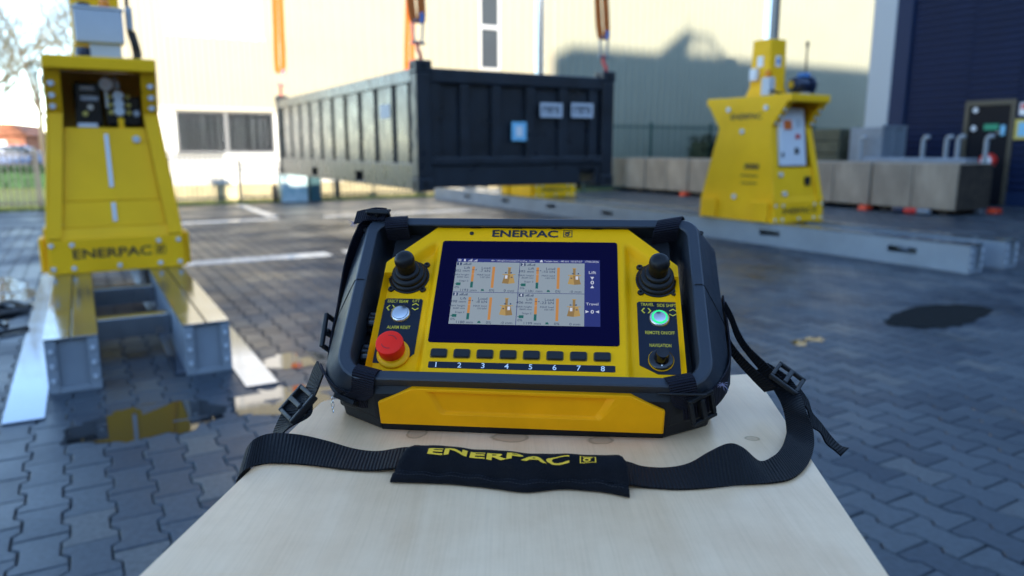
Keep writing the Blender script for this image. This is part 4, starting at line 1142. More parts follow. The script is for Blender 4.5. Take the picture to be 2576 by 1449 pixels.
# ================================================================== slings
def sling(name, ca, cb, ba, label, gap_ax):
    top = G(ba, cb, 4.40); bot = G(ca, cb, CZ1+.06)
    o = empty(name, (bot.x, bot.y, bot.z), YAW, label, 'sling', 'orange slings holding the container')
    inv = (Matrix.Translation(bot) @ Matrix.Rotation(YAW, 4, 'Z')).inverted()
    tp = inv @ top; d = tp.normalized()
    def at(h): return d * (h / d.z)
    H = tp.z
    w = .085
    for s_ in (-1, 1):
        off0, off1 = s_*.050, s_*.040
        s = MB(); st = []
        for h, of in ((.36,off0*.55),(.44,off0),(.8,off0*1.1),(H,off1)):
            c = at(h) + Vector((of,0,0)); st.append((c+Vector((-w/2*gap_ax[0],-w/2*gap_ax[1],0)), c+Vector((w/2*gap_ax[0],w/2*gap_ax[1],0))))
        rb = ribbon(st, .022, 4, 2); rb.uv = None
        rb.build('strap', m_orange, o, smooth=50)
    # shackle bow, pin, sleeve, hook
    c = at(.34); bow = []
    for i in range(13):
        t = math.pi*i/12; bow.append((c.x + .055*math.cos(t), c.y, c.z + .05*math.sin(t)))
    bow = [(c.x+.04, c.y, c.z-.17)] + bow + [(c.x-.04, c.y, c.z-.17)]
    s = MB(); s.tube(bow, .013, 8); sh = s.build('shackle', m_hooksteel, o, smooth=60)
    s = MB(); s.tube([(c.x-.07,c.y,c.z-.17),(c.x+.07,c.y,c.z-.17)], .016, 8); s.build('pin', m_hooksteel, sh, smooth=60)
    s = MB(); s.tube([(c.x+.03,c.y,c.z+.02),(c.x+.052,c.y,c.z+.075),(c.x+.04,c.y,c.z+.12)], .022, 8); s.build('sleeve', m_hookblue, sh, smooth=60)
    e = at(.0)
    s = MB(); s.tube(catmull([(c.x,c.y,c.z-.15),(c.x-.005,c.y,c.z-.22),(e.x+.0,e.y,.05),(e.x+.01,e.y,-.01),(e.x+.03,e.y+.01,-.03)], 4), .019, 8); s.build('hook', m_hookred, o, smooth=60)
    return o
sling('lifting_sling', 7.07, 3.03, 7.38, 'orange sling at the container corner shared by its long side and labelled end', (1,.2))
sling('lifting_sling', 7.07, 5.32, 7.38, 'orange sling at the container corner nearest the white control cabinet', (1,.2))
sling('lifting_sling', 12.98, 3.03, 12.75, 'orange sling at the container corner toward the office windows', (1,.2))
sling('lifting_sling', 12.98, 5.32, 12.75, 'orange sling at the hidden rear corner of the container', (1,.2))

# ================================================================== concrete blocks, cages, hoops
BB = 14.3
names = ['lying behind the tower, second from its row end','lying in the middle of the row behind the tower','half hidden behind the tower','seen just left of the tower','farther along toward the office wall','last of the row by the green mesh fence']
a = 7.98
for i in range(6):
    lb = 'stained concrete block ' + ['at the row end with a dark face','second from the dark row end','third from the dark row end','fourth from the dark row end','fifth from the dark row end','sixth from the dark row end beside the mesh fence'][i]
    o = yard('concrete_block', a, BB, lb, 'concrete block', 'row of concrete blocks')
    Lb = 1.76
    s = MB(); s.box(0, 1.15, 0, Lb/2-.004, .10, .985); s.box(0, 1.15, Lb/2+.004, Lb, .10, .98)
    s.build('block', m_conc, o, bevel=.02)
    if i == 0:
        s = MB(); s.box(.01, 1.14, -.025, -.002, .11, .975); s.build('dark_face', m_concdark, o, bevel=.006)  # near-black brown slab over the end face
    for yy in (.2, Lb-.35):
        s = MB(); s.box(.08, 1.07, yy, yy+.15, .0, .0995); s.build('bearer', m_concdark, o)
    a += Lb + .05
for (aa, bb, lb) in ((9.72,14.12,'orange red plastic wedge under the second concrete block'),(15.15,14.12,'orange red plastic wedge under a far concrete block'),(7.9,15.6,'orange red plastic wedge beside the dark block face')):
    o = yard('wedge', aa, bb, lb, 'wedge')
    s = MB(); s.prism([(0,0),(.26,0),(.22,.09),(.05,.10)], 0, .18, 'y'); s.build('block', m_rededge, o, bevel=.01)
o = yard('hose_coupling', 8.7, 14.08, 'bundle of blue grey hose couplings on the ground by the row end block', 'coupling')
for k, mm in enumerate((m_crate, m_hookred, m_motor)):
    s = MB(); s.lathe([(.0,-.12),(.05,-.12),(.06,-.09),(.06,.09),(.05,.12),(.0,.12)], 12, 'y', (0,.26*k-.26,.061)); s.build('coupling', mm, o, smooth=40)

cg = yard('storage_crate', 10.6, 15.75, 'grey steel storage crate standing behind the concrete blocks', 'crate')
s = MB(); s.box(0,.9,0,.8,.45,1.74); s.build('box', m_crate, cg, bevel=.02)
for x in (0,.43,.86):
    s = MB(); s.box(x,x+.04,-.03,-.001,.42,1.78); s.build('rib', m_crate, cg)
for z in (.42,1.74):
    s = MB(); s.box(-.02,.92,-.045,-.031,z,z+.045); s.build('rim', m_crate, cg)
for x in (.04,.74):
    for y in (.05,.65):
        s = MB(); s.box(x,x+.10,y,y+.10,0,.449); s.build('leg', m_crate, cg)
cg = yard('wooden_crate', 11.6, 15.65, 'brown green stacked crate behind the concrete blocks next to the grey crate', 'crate')
m_olive = mat('olive_wood', (0.09,0.085,0.05), 0.8, var=0.3, vscale=4)
for k in range(6):
    s = MB(); s.box(0,.9,0,.8,.0+k*.29,.27+k*.29); s.build('board', m_olive, cg, bevel=.01)
for k, (aa, bb) in enumerate(((9.6,15.75),(9.1,15.75),(8.86,15.75),(8.3,15.75),(10.95,15.55))):
    lb = ['white bent steel hoop behind the blocks next to the grey crate','white bent steel hoop behind the blocks, one of a close pair','white bent steel hoop behind the blocks, other one of the close pair','white bent steel hoop nearest the black door','white bent steel hoop between the tower and the grey crate'][k]
    o = yard('hoop_post', aa, bb, lb, 'hoop', 'white steel hoops')
    pts = [(0,0,0),(0,0,1.42)] + [(0, -.07+.07*math.cos(t), 1.42+.09*math.sin(t)) for t in [math.pi*i/8 for i in range(1,7)]]
    s = MB(); s.tube(pts, .045, 10); s.build('tube', m_whitepipe, o, smooth=60)
    s = MB(); s.box(-.1,.1,-.1,.1,0,.02); s.build('foot_plate', m_whitepipe, o)
o = yard('pipe_stack', 8.5, 15.5, 'low stack of pale grey pipes lying behind the concrete blocks', 'pipes')
for k in range(3):
    s = MB(); s.lathe([(.0,0),(.075,0),(.075,2.3),(.0,2.3)], 12, 'y', (.17*(k%3)+(.085 if k > 2 else 0), 0, 1.0 + (.14 if k > 2 else 0))); s.build('pipe', m_crate, o, smooth=40)
s = MB(); s.box(-.1,.5,.2,.3,0,.924); s.build('bearer', m_concdark, o); s = MB(); s.box(-.1,.5,1.9,2.0,0,.924); s.build('bearer', m_concdark, o)
hg = yard('dark_hedge', 16.6, 15.9, 'dark evergreen hedge between the green fence and the warehouse corner', 'hedge')
rr = random.Random(17); s = MB()
for i in range(9000):
    x = rr.uniform(0,9.5); y = rr.uniform(-.5,.5); z = rr.uniform(0,1.65)
    t = rr.uniform(0,6.28); l = rr.uniform(.05,.10)
    u = Vector((math.cos(t), math.sin(t), rr.uniform(-.8,.8)))*l; v = Vector((-math.sin(t), math.cos(t), rr.uniform(-.5,.5)))*l*.6
    c = Vector((x,y,z)); s.add([c-u,c+v,c+u,c-v], [(0,1,2,3)])
m_darkleaf = mat('dark_leaf', (0.018,0.035,0.015), 0.7, var=0.4, vscale=8)
s.build('foliage', m_darkleaf, hg)
s = MB(); s.box(.1,9.4,-.35,.35,0,1.45); s.build('core', m_darkleaf, hg)

# hoses on the paving left of the near tower
rr = random.Random(31)
o = yard('hydraulic_hoses', 7.2, -.75, 'tangle of black hydraulic hoses on the wet paving beside the pump tower', 'hoses')
for k in range(6):
    pts = []; a = rr.uniform(-.9,.2); b = .25
    for i in range(9):
        pts.append((b - i*.14 + rr.uniform(-.08,.08), a + .9*math.sin(i*.7 + k) * .35 + i*.1*rr.uniform(-1,1.2), .02 + (.018*k if 2 < i < 6 else 0)))
    s = MB(); s.tube(catmull(pts, 6), .017, 8); s.build('hose', m_hose, o, smooth=60)
o = yard('rubber_chock', 3.95, 9.12, 'black rubber chock with a pale end by the slotted track', 'chock')
s = MB(); s.prism([(0,0),(.30,0),(.28,.12),(.10,.16)], 0, .16, 'y'); s.build('block', m_tyre, o, bevel=.015)
s = MB(); s.box(-.012,-.001,.02,.14,.02,.11); s.build('pale_end', m_print_w, o)

# ================================================================== plywood table
TZ = 1.0
tab = empty('plywood_table', (.02, .55, 0), 0, 'pale plywood table top under the remote control and its strap', 'table')
NL = Vector((-.275, .18)); FL = Vector((-.2131, .7979)); FR = Vector((.3056, .8968)); NR = Vector((.218, .18))
def rounded_quad(P, r, n=5):
    out = []
    for i in range(4):
        p0, p1, p2 = P[i-1], P[i], P[(i+1) % 4]
        a = p1 + (p0-p1).normalized()*r; c = p1 + (p2-p1).normalized()*r
        for k in range(n+1):
            t = k/n; out.append((a*(1-t)**2 + p1*2*t*(1-t) + c*t*t))
    return out
pq = rounded_quad([NL, NR, FR, FL], .012)
loc = Vector((.02,.55))
s = MB(); s.prism([tuple(p-loc) for p in pq], TZ-.0012, TZ, 'z'); top = s.build('top_veneer', m_wood, tab)
s = MB()
cen = Vector((.0,.5)) - loc
for k in range(7):
    sc = .9985 if k % 2 else .9968
    s.prism([tuple(((p-loc)-cen)*sc + cen) for p in pq], TZ-.0175+k*.00232, TZ-.0175+(k+1)*.00232-.0001, 'z')
s.build('plywood_core', m_ply_edge, tab)
for p in (NL+Vector((.05,.04)), NR+Vector((-.05,.04)), FR+Vector((-.06,-.06)), FL+Vector((.06,-.05))):
    l_ = p - loc; s = MB(); s.box(l_.x-.03, l_.x+.03, l_.y-.03, l_.y+.03, 0, TZ-.0180); s.build('leg', m_wood, tab, bevel=.003)
s = MB(); s.box(-.20,.20,-.30,-.278,TZ-.12,TZ-.0181); s.build('apron', m_wood, tab); s = MB(); s.box(-.17,.22,.20,.222,TZ-.12,TZ-.0181); s.build('apron', m_wood, tab)

# ================================================================== remote control
UC = Vector((.01508, .77396, 1.0))
UYAW, TILT = R(-5), R(43)
rc = empty('remote_control', UC, UYAW, 'black and yellow radio remote control with screen and joysticks on the plywood', 'remote control')
PZ = .13056
# panel frame -> unit frame
Mp = Matrix.Translation((0, 0, PZ)) @ Matrix.Rotation(TILT, 4, 'X')
def pp(p, q_, r=0.0): return Mp @ Vector((p, q_, r))
def rrect(hw_, qt, qb, rt, rb, n=6, cx=0.0):
    """closed outline, counter-clockwise, corner radii rt (top) rb (bottom)"""
    out = []
    for (sx, qy, rr_, a0) in ((1, qb, rb, -90), (1, qt, rt, 0), (-1, qt, rt, 90), (-1, qb, rb, 180)):
        ccx = cx + sx*(hw_-rr_); ccy = qy + (rr_ if qy == qb else -rr_)
        for k in range(n+1):
            t = R(a0 + 90*k/n); out.append((ccx + rr_*math.cos(t), ccy + rr_*math.sin(t)))
    return out
def dens(P, k=3):
    out = []
    for i, p in enumerate(P):
        q2 = P[(i+1) % len(P)]
        out += [(p[0]+(q2[0]-p[0])*j/k, p[1]+(q2[1]-p[1])*j/k) for j in range(k)]
    return out
# frame ring (loft of nested outlines)
def lvl(P, r): return [(x, y, r) for x, y in P]
def shear_side(P, r, zmin=None): return [(x, y, r) for x, y in P]
ring_levels = [
    lvl(rrect(.1715,.0880,-.1035,.012,.022), -.060),
    lvl(rrect(.1720,.0880,-.1038,.012,.022), .000),
    lvl(rrect(.1740,.0858,-.1048,.013,.023), .0048),
    lvl(rrect(.1755,.0866,-.1058,.013,.024), .0060),
    lvl(rrect(.1845,.0958,-.1135,.016,.030), .0062),
    lvl(rrect(.1862,.0970,-.1152,.017,.031), .0052),
    lvl(rrect(.2110,.1075,-.1200,.026,.044), -.034),
    lvl(rrect(.2118,.1078,-.1190,.027,.046), -.038),
    lvl(rrect(.2070,.1060,-.1110,.027,.050), -.060),
    lvl(rrect(.1715,.0880,-.1035,.012,.022), -.060),
]
s = MB(); s.rings(ring_levels, True)
frame = s.build('guard_frame', m_frame, rc, smooth=24, xf=Mp)
# parting seams across the side bars
for sx in (-1, 1):
    pts = [(sx*.1735,.006,.0020),(sx*.1752,.0065,.0053),(sx*.1780,.0068,.0068),(sx*.1835,.0068,.0069),(sx*.1867,.0060,.0047),(sx*.1992,-.004,-.0148),(sx*.2112,-.016,-.0340)]
    s = MB(); s.tube(pts, .00055, 6); s.build('parting_seam', m_dark, frame, xf=Mp)
    s = MB(); s.lathe([(.0,0),(.0028,0),(.0028,.0012),(.0,.0012)], 10, 'z', (sx*.1905,.084,-.002)); s.build('screw', m_screw, frame, xf=Mp)
# inner tub (black) under the yellow panel
body_lv = [
    lvl(rrect(.156,.0865,-.1035,.012,.016), -.013),
    lvl(rrect(.158,.0880,-.1040,.012,.016), -.018),
    lvl(rrect(.158,.0880,-.1040,.012,.016), -.062),
]
s = MB(); s.rings(body_lv, True, True, True); s.build('tub', m_black, rc, smooth=35, xf=Mp)
# lower shell: plan outline at table level, rising to the frame
def shell_ring(z, pts): return [(x, y, z) for x, y in pts]
def plan(front, corner_y, hw0, hw1, back):
    # counter-clockwise from front left
    P = [(-hw0, front), (-hw0*.5, front), (0, front-.001), (hw0*.5, front), (hw0, front), (hw1, corner_y), (hw1-.004, corner_y+.05), (hw1-.02, back), (0, back+.002), (-hw1+.02, back), (-hw1+.004, corner_y+.05), (-hw1, corner_y)]
    return P
s = MB()
low0 = shell_ring(.0105, plan(-.0795, -.042, .143, .193, .095))
low1 = shell_ring(.022, plan(-.0815, -.044, .144, .195, .100))
low2 = shell_ring(.040, plan(-.0845, -.048, .147, .199, .108))
low3 = shell_ring(.052, plan(-.0800, -.046, .147, .197, .112))
top4 = [(x, max(y, -.06), .055 if y < 0 else (.060 + (y+.06)*.85 if y < .09 else .17)) for x, y, z in low3]
s.rings([low0, low1, low2, low3], True, True, True)
shell = s.build('lower_shell', m_black, rc, bevel=.004)
# back hump that carries the tilted panel
s = MB()
s.hexa([(-.150,-.045,.045),(.150,-.045,.045),(.150,.106,.012),(-.150,.106,.012),(-.150,-.035,.055),(.150,-.035,.055),(.150,.100,.150),(-.150,.100,.150)])
s.build('rear_housing', m_black, rc, bevel=.006)
# end feet: side cheeks running to the table
for sx in (-1, 1):
    P_ = [(-.046,.052),(-.040,.010),(-.020,.0),(.010,.006),(.03,.0),(.088,.0),(.100,.06),(.104,.120),(.04,.110)]
    s = MB(); rg = []
    for xx in (.150, .190, .197):
        rg.append([(sx*xx, y + (.003 if xx > .195 else 0), z) for y, z in P_])
    s.rings(rg, True, True, True); s.build('end_cheek', m_black, rc, bevel=.003)
    s = MB(); s.hexa([(sx*.139,-.0790,.0),(sx*.190,-.040,.0),(sx*.182,-.020,.0),(sx*.139,-.040,.0),(sx*.1465,-.0838,.046),(sx*.1985,-.0468,.046),(sx*.190,-.020,.046),(sx*.1465,-.040,.046)])
    s.build('corner_guard', m_black, rc, bevel=.003)
s = MB(); s.prism([(-.141,-.0775),(0,-.0805),(.141,-.0775),(.141,.06),(-.141,.06)], .0, .0098, 'z'); s.build('base_skid', m_rubber, rc, bevel=.0015)
# front yellow insert with recessed centre
def fy_(z): return -.0805 - .0050*(z/.045)     # front face leans out slightly
def ins(x, z, d): return (x, fy_(z) + d, z)
n1 = [(-.1395,.0095),(.1395,.0080),(.1395,.0320),(.1070,.0470),(-.1070,.0480),(-.1405,.0325)]
n2 = [(-.070,.0205),(.072,.0195),(.078,.0205),(.0935,.0450),(-.0935,.0455),(-.078,.0220)]
# outer outline resampled to 6 corners; inner trapezoid groove
n1b = [(-.1395,.0095),(.1395,.0080),(.1400,.0320),(.1070,.0470),(-.1070,.0480),(-.1410,.0325)]
n2b = [(-.076,.0215),(.078,.0205),(.081,.0240),(.0920,.0445),(-.0920,.0452),(-.0805,.0245)]
n3b = [(-.072,.0240),(.073,.0230),(.0755,.0260),(.0850,.0440),(-.0850,.0447),(-.0760,.0265)]
s = MB()
s.rings([[ins(x,z,.012) for x,z in n1b],[ins(x,z,-.0035) for x,z in n1b],[ins(x*.992,z*.985+.0004,-.0048) for x,z in n1b],[ins(x,z,-.0050) for x,z in n2b],[ins(x,z,-.0012) for x,z in n3b]], True, True, True)
s.build('front_insert', m_yel_shell, rc, bevel=.0012, smooth=30)
for i, x in enumerate((.128,)):
    s = MB(); s.box(x+.004, x+.050, -.0905, -.0880, .0488, .0512); s.build('shell_rib', m_black, rc, bevel=.001)

# yellow control panel: height field with two recessed wells
PC = .002
def left_of(q_):   # half width of the panel outline
    if q_ < .036: return .1595
    return .1595 + (.108-.1595)*(q_-.036)/(.087-.036)
def well_depth(p, q_):
    p = abs(p - PC)
    # signed distance inside the well polygon
    hwq = left_of(q_)
    ea = (.1595 - .0008) - p                       # thin outer lip
    eb_ = (left_of(max(q_, .0361)) - p) * .68 - .011 if q_ > .02 else 1   # broad rim along the cut corner
    sm = lambda d, w_: (lambda t: t*t*(3-2*t))(min(1, max(0, d/w_)))
    return -.0095 * sm(ea, .0025) * sm(eb_, .011) * sm(p - .1020, .0075) * sm(.070 - q_, .012)
s = MB(); NQ, NP_ = 96, 150
qs = [-.1035 + (.087+.1035)*i/NQ for i in range(NQ+1)]
for q_ in qs:
    hwq = left_of(q_)
    for j in range(NP_+1):
        p = PC - hwq + 2*hwq*j/NP_
        s.v.append((p, q_, well_depth(p, q_)))
for i in range(NQ):
    for j in range(NP_):
        a_ = i*(NP_+1)+j; s.f.append((a_, a_+1, a_+NP_+2, a_+NP_+1))
# skirt
edge = [j for j in range(NP_+1)] + [i*(NP_+1)+NP_ for i in range(1,NQ+1)] + [NQ*(NP_+1)+j for j in range(NP_-1,-1,-1)] + [i*(NP_+1) for i in range(NQ-1,0,-1)]
o_ = len(s.v); s.v += [(s.v[e][0], s.v[e][1], -.016) for e in edge]
for k in range(len(edge)):
    k2 = (k+1) % len(edge); s.f.append((edge[k], edge[k2], o_+k2, o_+k))
panel = s.build('control_panel', m_yel_panel, rc, smooth=50, xf=Mp)
WZ = -.0095     # well floor

# screen glass and display
s = MB(); P_ = rrect(.0975,.0675,-.0675,.003,.003, 3)
s.rings([lvl(P_,-.002), lvl(P_,.0004), lvl([(x*.997,y*.996) for x,y in P_],.0008)], True, True, True)
screen = s.build('screen', m_screen, rc, xf=Mp)
DX0, DX1, DQ0, DQ1 = -.0785, .0783, -.0450, .0417
m_lcd = mat('lcd_panel', (0.02,0.02,0.02), 0.2, emis=(0.56,0.67,0.76), estr=0.096)
m_lcdblue = mat('lcd_blue', (0.004,0.004,0.02), 0.2, emis=(0.05,0.055,0.50), estr=0.055)
m_lcdor = mat('lcd_orange', (0.02,0.01,0.0), 0.2, emis=(0.85,0.36,0.06), estr=0.12)
m_lcdgr = mat('lcd_green', (0.0,0.02,0.01), 0.2, emis=(0.01,0.12,0.09), estr=0.16)
m_lcdtx = mat('lcd_dark_text', (0.004,0.006,0.012), 0.2, emis=(0.02,0.035,0.09), estr=0.2)
m_lcdwt = mat('lcd_white_text', (0.05,0.05,0.05), 0.2, emis=(0.75,0.78,0.9), estr=0.16)
m_lcdye = mat('lcd_tower_yellow', (0.02,0.01,0.0), 0.2, emis=(0.72,0.46,0.12), estr=0.12)
m_lcdyd = mat('lcd_tower_ochre', (0.02,0.01,0.0), 0.2, emis=(0.45,0.27,0.06), estr=0.12)
def rect(mb, x0, x1, y0, y1, r): mb.add([(x0,y0,r),(x1,y0,r),(x1,y1,r),(x0,y1,r)], [(0,1,2,3)])
s = MB(); rect(s, DX0, DX1, DQ0, DQ1, .0010); disp = s.build('display', m_lcdblue, rc, xf=Mp)
HB = DQ1 - .0050       # below header bar
XR = DX1 - .0165       # left of side bar
XM = (DX0 + XR)/2 - .0002; YM = (HB + DQ0)/2
quad = [(DX0, XM-.0003, YM+.0003, HB), (XM+.0003, XR, YM+.0003, HB), (DX0, XM-.0003, DQ0, YM-.0003), (XM+.0003, XR, DQ0, YM-.0003)]
s = MB()
for q4 in quad: rect(s, *q4, .0012)
s.build('display_tiles', m_lcd, disp, xf=Mp)
tx = MB(); tw = MB(); tor = MB(); tgr = MB(); tye = MB(); tyd = MB(); tbl = MB()
data = [('1','402 mm','-7 kN','1193 mm','0 mm'),('2','395 mm','-10 kN','1181 mm','-0 mm'),('3','398 mm','-8 kN','1188 mm','-0 mm'),('4','406 mm','-23 kN','1199 mm','0 mm')]
R1 = .0014; R2 = .0016
def T(mb, body, x, y, size, align='CENTER', r=R2, bold=.0, xs=1.12):
    put_text(mb, body, size, lambda u, v: (x+u, y+v, r), bold, xs, align)
def bars(mb, x, y, h, r=R2):
    for k in range(4): rect(mb, x+k*.00115, x+k*.00115+.0007, y, y+h*(.35+.65*k/3), r)
for (x0, x1, y0, y1), (no, lift, load, mm, sh), fl in zip(quad, data, (1,-1,-1,1)):
    W_, H_ = x1-x0, y1-y0
    X = lambda u: x0 + W_*u
    Y = lambda v: y1 - H_*v
    rect(tbl, X(.01), X(.085), Y(.115), Y(.02), R1); T(tw, no, X(.047), Y(.068), .0046, r=.0017, bold=.02)
    bars(tx, X(.11), Y(.11), .0036); bars(tx, X(.175), Y(.11), .0030)
    T(tx, 'Lift', X(.225), Y(.20), .0046, 'RIGHT'); T(tx, lift, X(.225), Y(.30), .0046, 'RIGHT')
    T(tx, 'MAX height', X(.222), Y(.435), .0031, 'RIGHT'); T(tx, '3600 mm', X(.222), Y(.515), .0031, 'RIGHT')
    T(tx, 'Stage 2', X(.222), Y(.64), .0031, 'RIGHT')
    rect(tgr, X(.035), X(.105), Y(.79), Y(.70), R1); rect(tgr, X(.015), X(.035), Y(.755), Y(.735), R1)
    T(tx, '0%', X(.055), Y(.855), .0040)
    T(tx, mm, X(.235), Y(.945), .0044)
    rect(tor, X(.258), X(.298), Y(.66), Y(.155), R1); rect(tgr, X(.258), X(.298), Y(.86), Y(.665), R1)
    rect(tx, X(.258), X(.298), Y(.275), Y(.26), R2); rect(tw, X(.258), X(.298), Y(.405), Y(.40), R2)
    tx.add([(X(.308),Y(.268),R2),(X(.330),Y(.29),R2),(X(.330),Y(.246),R2)], [(0,1,2)])
    T(tx, 'Load', X(.55), Y(.20), .0046, 'RIGHT'); T(tx, load, X(.55), Y(.30), .0046, 'RIGHT')
    T(tx, 'MAX load', X(.548), Y(.435), .0031, 'RIGHT'); T(tx, '150 kN', X(.548), Y(.515), .0031, 'RIGHT')
    rect(tor, X(.578), X(.620), Y(.86), Y(.155), R1)
    tgr.add([(X(.43),Y(.965),R1),(X(.485),Y(.965),R1),(X(.465),Y(.89),R1),(X(.452),Y(.915),R1),(X(.44),Y(.89),R1)], [(0,1,2,3,4)])
    T(tx, '0%', X(.60), Y(.945), .0044); T(tx, sh, X(.865), Y(.945), .0044)
    cx = X(.845)
    def tp(u, v): return (cx + fl*u*W_, Y(v), R1)
    tyd.add([tp(-.10,.70),tp(.0,.72),tp(.02,.42),tp(-.065,.42)], [(0,1,2,3)])
    tye.add([tp(.0,.72),tp(.10,.69),tp(.065,.42),tp(.02,.42)], [(0,1,2,3)])
    tye.add([tp(-.10,.42),tp(.10,.42),tp(.10,.395),tp(-.10,.395)], [(0,1,2,3)])
    tyd.add([tp(-.018,.395),tp(.022,.395),tp(.022,.19),tp(-.018,.19)], [(0,1,2,3)])
    tye.add([tp(-.03,.19),tp(.034,.19),tp(.034,.165),tp(-.03,.165)], [(0,1,2,3)])
    rect(tw, min(tp(-.058,0)[0],tp(-.02,0)[0]), max(tp(-.058,0)[0],tp(-.02,0)[0]), Y(.55), Y(.44), R2)
    rect(tx, cx-.001+fl*.003, cx+.001+fl*.003, Y(.52), Y(.49), R2); rect(tbl, cx-.0035-fl*.001, cx-.0015-fl*.001, Y(.37), Y(.34), R2); rect(tbl, cx+.0025-fl*.001, cx+.004-fl*.001, Y(.375), Y(.335), R2)
yh = DQ1 - .0026
for k in range(3): rect(tw, DX0+.0015, DX0+.0048, yh-.0011+k*.0010, yh-.0006+k*.0010, R1)
rect(tw, DX0+.0078, DX0+.0098, yh-.0015, yh+.0015, R1); bars(tw, DX0+.0128, yh-.0016, .0034, R1); bars(tw, DX0+.0185, yh-.0016, .0028, R1)
T(tw, 'Idle - LiftingOrLoweringOrTraveling - None', -.0165, yh, .0027, r=R1, xs=1.0)
tw.add([(.0130,yh-.0014,R1),(.0165,yh-.0014,R1),(.0158,yh+.0008,R1),(.0148,yh+.0015,R1),(.0137,yh+.0008,R1)], [(0,1,2,3,4)])
T(tw, 'Totale last: -48 kN', .0175, yh, .0032, 'LEFT', R1); T(tw, '10:57:57', .0528, yh, .0034, r=R1); T(tw, '17/02/2026', DX1-.0012, yh, .0034, 'RIGHT', R1, xs=1.0)
xc = (XR + DX1)/2
T(tw, 'Lift', xc, .0245, .0056, r=R1); T(tw, '0', xc, .0110, .0066, r=R1, bold=.02)
tw.add([(xc-.002,.0185,R1),(xc+.002,.0185,R1),(xc,.0148,R1)], [(0,1,2)]); tw.add([(xc-.002,.0036,R1),(xc+.002,.0036,R1),(xc,.0072,R1)], [(0,1,2)])
T(tw, 'Travel', xc, -.0170, .0046, r=R1); T(tw, '0', xc, -.0268, .0060, r=R1, bold=.02)
tw.add([(xc-.0070,-.0250,R1),(xc-.0070,-.0286,R1),(xc-.0032,-.0268,R1)], [(0,1,2)]); tw.add([(xc+.0070,-.0250,R1),(xc+.0070,-.0286,R1),(xc+.0032,-.0268,R1)], [(0,1,2)])
for mb_, mm, nm in ((tx,m_lcdtx,'display_text'),(tw,m_lcdwt,'display_light_text')):
    mb_.build(nm, mm, disp, xf=Mp)['kind'] = 'stuff'       # printed characters
for mb_, mm, nm, per in ((tor,m_lcdor,'orange_bar',1),(tgr,m_lcdgr,'green_mark',1),(tye,m_lcdye,'tower_icon_front',3),(tyd,m_lcdyd,'tower_icon_shade',2),(tbl,m_lcdtx,'number_tile',1)):
    for k in range(0, len(mb_.f), per):
        one = MB()
        for f in mb_.f[k:k+per]: one.add([mb_.v[i_] for i_ in f], [tuple(range(len(f)))])
        oo = one.build(nm, mm, disp, xf=Mp)

# logo and status light
lg = MB(); put_text(lg, 'ENERPAC', .0136, lambda u, v: (-.0055+u, .0791+v, .0006), .028, 1.30); logo_box(lg, .0428, .0795, .0100, lambda u, v: (u, v, .0006))
lg.build('logo_lettering', m_print_k, panel, xf=Mp)
s = MB(); s.lathe([(.0,-.001),(.0024,-.001),(.0024,.0008),(.0,.0011)], 14, 'z', (-.066,.0788,0)); s.build('status_light', m_screw, panel, smooth=40, xf=Mp)
# small dark clip marks on the top edge
for p in (-.062,-.015,.03,.075):
    s = MB(); s.box(p-.006,p+.006,.0862,.0878,.0003,.0012); s.build('edge_clip', m_black, panel, xf=Mp)

# keys and number strip
for k in range(8):
    x = -.0842 + k*.02345
    s = MB(); P_ = rrect(.0080,.0047,-.0047,.0018,.0018,3)
    P_ = [(a+x, b-.0805) for a, b in P_]
    Pi = [((a-x)*.90+x, (b+.0805)*.86-.0805) for a, b in P_]
    Po = [((a-x)*1.10+x, (b+.0805)*1.16-.0805) for a, b in P_]
    s.rings([lvl(Po,-.001), lvl(Po,.0004)], True, True, True); rim = s.build('key_gap_shade', mat('yellow_shadow_gap',(0.30,0.17,0.002),0.6), panel, xf=Mp)  # darker yellow ring paints the shade in the gap round the key
    s = MB(); s.rings([lvl(P_,.0), lvl(P_,.0022), lvl(Pi,.0029)], True, True, True); s.build('key', m_key, rc, smooth=30, xf=Mp)
s = MB(); P_ = rrect(.0930,.0036,-.0036,.0012,.0012,3); P_ = [(a-.0004, b-.0938) for a, b in P_]
s.rings([lvl(P_,-.0005), lvl(P_,.0005)], True, True, True); stp = s.build('number_strip', m_label, rc, xf=Mp)
tx = MB()
for k in range(8): put_text(tx, str(k+1), .0082, lambda u, v: (-.0855+k*.0237+u, -.0938+v, .0008), .012, 1.05)
tx.build('key_numbers', m_print_w, stp, xf=Mp)

# joysticks
def joystick(pc, qc):
    prof = [(.0,0),(.0205,0),(.0212,.002),(.0205,.0055),(.0186,.0068),(.0178,.0072),(.0182,.0105),(.0172,.013),(.0142,.0140),(.0136,.0144),(.0138,.018),(.0125,.0202),(.0100,.0210),(.0102,.0225),(.0098,.033),(.0106,.0362),(.0110,.040),(.0103,.0448),(.0083,.0485),(.0048,.0507),(.0,.0513)]
    s = MB(); s.lathe([(max(r,1e-5),h*.77) for r,h in prof], 36, 'z', (pc,qc,WZ)); j = s.build('joystick', m_rubber, rc, smooth=50, xf=Mp)
    s = MB(); s.lathe([(.0205,-.0005),(.0225,-.0005),(.0225,.0015),(.0205,.0020)], 36, 'z', (pc,qc,WZ)); s.build('mounting_ring', m_black, j, smooth=40, xf=Mp)
    for dx in (-.0176,.0176):
        for dq in (-.0168,.0172):
            s = MB(); s.lathe([(1e-5,.0006),(.0016,.0006),(.0017,.0022),(.0030,.0022),(.0036,.0012),(.0036,-.001),(1e-5,-.001)], 14, 'z', (pc+dx,qc+dq,WZ)); s.build('screw', m_screw, j, smooth=40, xf=Mp)
    # square recess step around the boot
    return j
joystick(-.1314,.0222); joystick(.1394,.0230)

